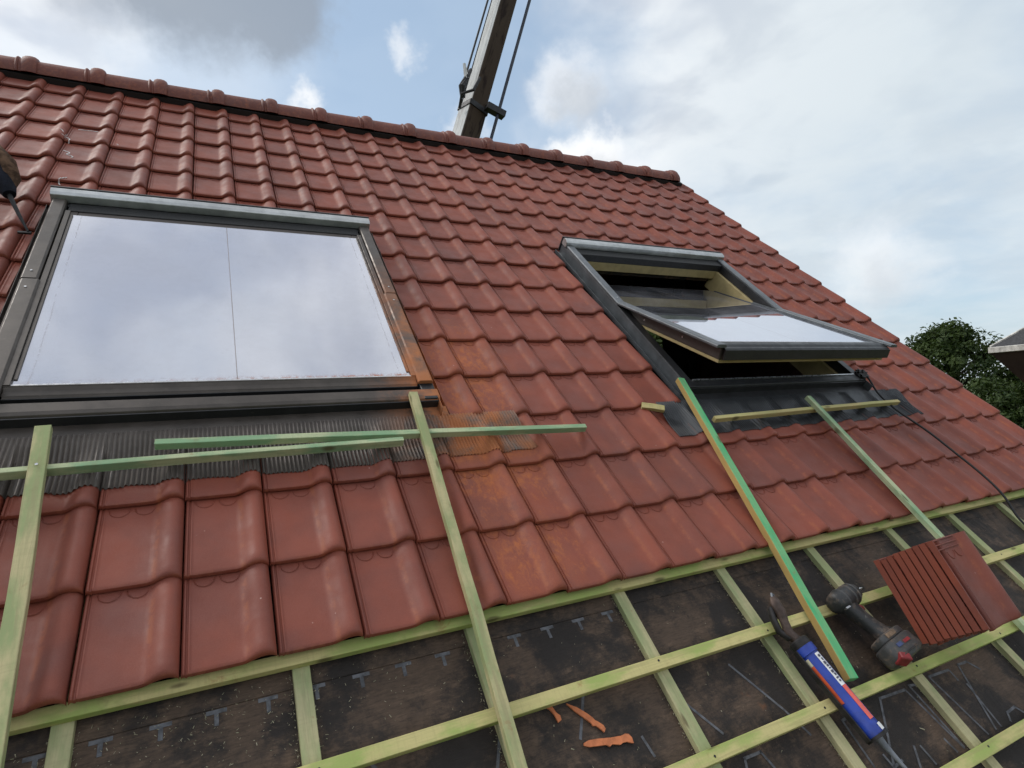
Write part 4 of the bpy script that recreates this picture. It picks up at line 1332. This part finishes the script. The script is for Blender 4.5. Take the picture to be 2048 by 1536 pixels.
# ------------------------------------------------------------------ hopper at the right edge
def build_hopper():
    brown = plain("dark brown hopper side", (0.045, 0.026, 0.020), 0.8, var=0.3, scale=6)
    felt = plain("dark grey felt lid", (0.045, 0.045, 0.047), 0.85, var=0.4, scale=60, bmp=0.002)
    rim = plain("pale scuffed metal rim", (0.60, 0.58, 0.53), 0.5, 0.2, var=0.35, scale=18)
    clay = plain("clay knob", (0.26, 0.10, 0.065), 0.7, var=0.3, scale=14)
    root = thing("debris_hopper", "brown tapering hopper with pale metal rim and grey lid at the right edge", "hopper",
                 T(6.426, 0.477, 5.165) @ Matrix.Rotation(R(-22), 4, 'Z'))
    # local: left front corner near (-0.43, 0.0)
    w, dp = 0.44, 0.5
    MB().loft([[(-w, -0.02, 0.0), (w, -0.02, 0.0), (w, dp, 0.0), (-w, dp, 0.0)], [(-w * .12, dp * .38, -0.52), (w * .12, dp * .38, -0.52), (w * .12, dp * .62, -0.52), (-w * .12, dp * .62, -0.52)]]).build("hopper_side", brown, root)
    MB().tube([(0, dp * .5, -0.5), (0, dp * .5, -2.2), (0.1, dp * .5, -5.1)], 0.06, 12).build("chute", brown, root, smooth=50)
    MB().box(-w - .012, w + .012, -0.034, dp + .012, 0.001, 0.052).build("rim", rim, root, bevel=0.004)
    MB().loft([[(-w, -0.02, 0.0525), (w, -0.02, 0.0525), (w, dp, 0.0525), (-w, dp, 0.0525)], [(-.03, dp * .45, 0.33), (.03, dp * .45, 0.33), (.03, dp * .55, 0.33), (-.03, dp * .55, 0.33)]]).build("lid", felt, root)
    MB().tube([(-w, -0.02, 0.056), (-.03, dp * .45, 0.335)], 0.010, 6).build("lid_edge", rim, root)
    MB().tube([(-w, dp, 0.056), (-.03, dp * .55, 0.335)], 0.010, 6).build("lid_edge", rim, root)
    MB().loft([ellipse_ring((0.22, 0.06, z), (1, 0, 0), (0, 1, 0), r, r, 16, 2) for z, r in ((.10, .05), (.16, .085), (.24, .10), (.32, .10), (.40, .08), (.46, .05))]).build("knob", clay, root, smooth=60)


build_hopper()


# ------------------------------------------------------------------ trees
def build_trees():
    m, h, b, out = material("summer leaves")
    p = world_pos(h)
    f = h.noise(p, 1.1, 3)
    g = h.noise(p, 9.0, 2)
    c = h.mix(h.ramp(f, 0.35, 0.65), (0.018, 0.038, 0.010), (0.045, 0.072, 0.017))
    c = h.mix(h.ramp(g, 0.4, 0.7, 0, 0.6), c, (0.085, 0.115, 0.030))
    h.put(b.inputs['Base Color'], c)
    b.inputs['Roughness'].default_value = 0.6
    b.inputs['Specular IOR Level'].default_value = 0.25
    tr = h.n('ShaderNodeBsdfTranslucent')
    h.put(tr.inputs[0], h.mix(0.5, c, (0.08, 0.13, 0.02)))
    mx = h.n('ShaderNodeMixShader')
    mx.inputs[0].default_value = 0.25
    h.t.links.new(b.outputs[0], mx.inputs[1])
    h.t.links.new(tr.outputs[0], mx.inputs[2])
    h.t.links.new(mx.outputs[0], out.inputs[0])
    bark = plain("bark", (0.07, 0.055, 0.04), 0.9, var=0.4, scale=8, bmp=0.02)

    def crown_and_trunk(seed, H, rx, n_clump, n_leaf, leaf):
        rr = random.Random(seed)
        trunk = MB()
        trunk.tube([(0, 0, -0.3), (0.05, 0, H * .3), (0, 0.08, H * .6), (0.1, 0, H * .9)], [H * .028, H * .022, H * .015, H * .004], 9)
        vs_, fs = [], []
        clumps = []
        for k in range(n_clump):
            z = rr.random() ** 0.8
            rad = rx * (math.sin(math.pi * min(1, 0.12 + z * 0.86)) ** 0.7) * rr.uniform(0.30, 1.18)
            a = rr.uniform(0, 2 * math.pi)
            c_ = Vector((rad * math.cos(a), rad * math.sin(a), H * (0.16 + 0.82 * z)))
            clumps.append((c_, rx * rr.uniform(0.08, 0.27)))
            if k % 4 == 0:
                st = Vector((0, 0, max(H * .2, c_.z - rad * 0.7)))
                trunk.tube([st, (st + c_) / 2 + Vector((0, 0, 0.1)), c_], [H * .008, H * .005, H * .002], 5)
        for c_, cr in clumps:
            for _ in range(n_leaf):
                d = Vector((rr.gauss(0, 1), rr.gauss(0, 1), rr.gauss(0, .8))).normalized() * cr * rr.random() ** 0.45
                p0 = c_ + d
                nn = (d.normalized() + Vector((rr.gauss(0, .7), rr.gauss(0, .7), rr.gauss(0.4, .7)))).normalized()
                t1 = nn.orthogonal().normalized()
                t1 = Matrix.Rotation(rr.uniform(0, 6.28), 3, nn) @ t1
                t2 = nn.cross(t1)
                s = leaf * rr.uniform(0.6, 1.3)
                k = len(vs_)
                vs_ += [p0 - t1 * s, p0 + t2 * s * .45 + nn * s * .12, p0 + t1 * s, p0 - t2 * s * .45 + nn * s * .12]
                fs.append((k, k + 1, k + 2, k + 3))
        return MB().add(vs_, fs).mesh("crown", m), trunk.mesh("trunk", bark, smooth=50)
    kinds = [crown_and_trunk(1, 7.0, 2.5, 170, 150, 0.10), crown_and_trunk(2, 6.8, 2.8, 170, 150, 0.10), crown_and_trunk(5, 6.0, 2.4, 150, 150, 0.10)]
    spots = [(0, 27.2, 11.7, 1.0, 0.3, "tallest leafy tree beyond the right verge of the roof"),
             (1, 30.5, 9.2, .88, 1.3, "broad dark tree behind the hopper at the right edge"),
             (2, 25.8, 8.2, .80, 2.2, "lower bushy tree in front, just above the tiles at the right edge"),
             (2, 27.0, 13.9, 1.02, 4.2, "small tree top half hidden by the verge, left of the tallest"),
             (1, 15.0, 14.4, 1.12, 5.2, "green tree glimpsed through the gap under the open window's sash")]
    for k, x, y, s, a, lab in spots:
        M = T(x, y, 0) @ Matrix.Rotation(a, 4, 'Z') @ Matrix.Scale(s, 4)
        o = thing("tree", lab, "tree", M, "trees beyond the house")
        link("crown", kinds[k][0], o)
        link("trunk", kinds[k][1], o)


build_trees()
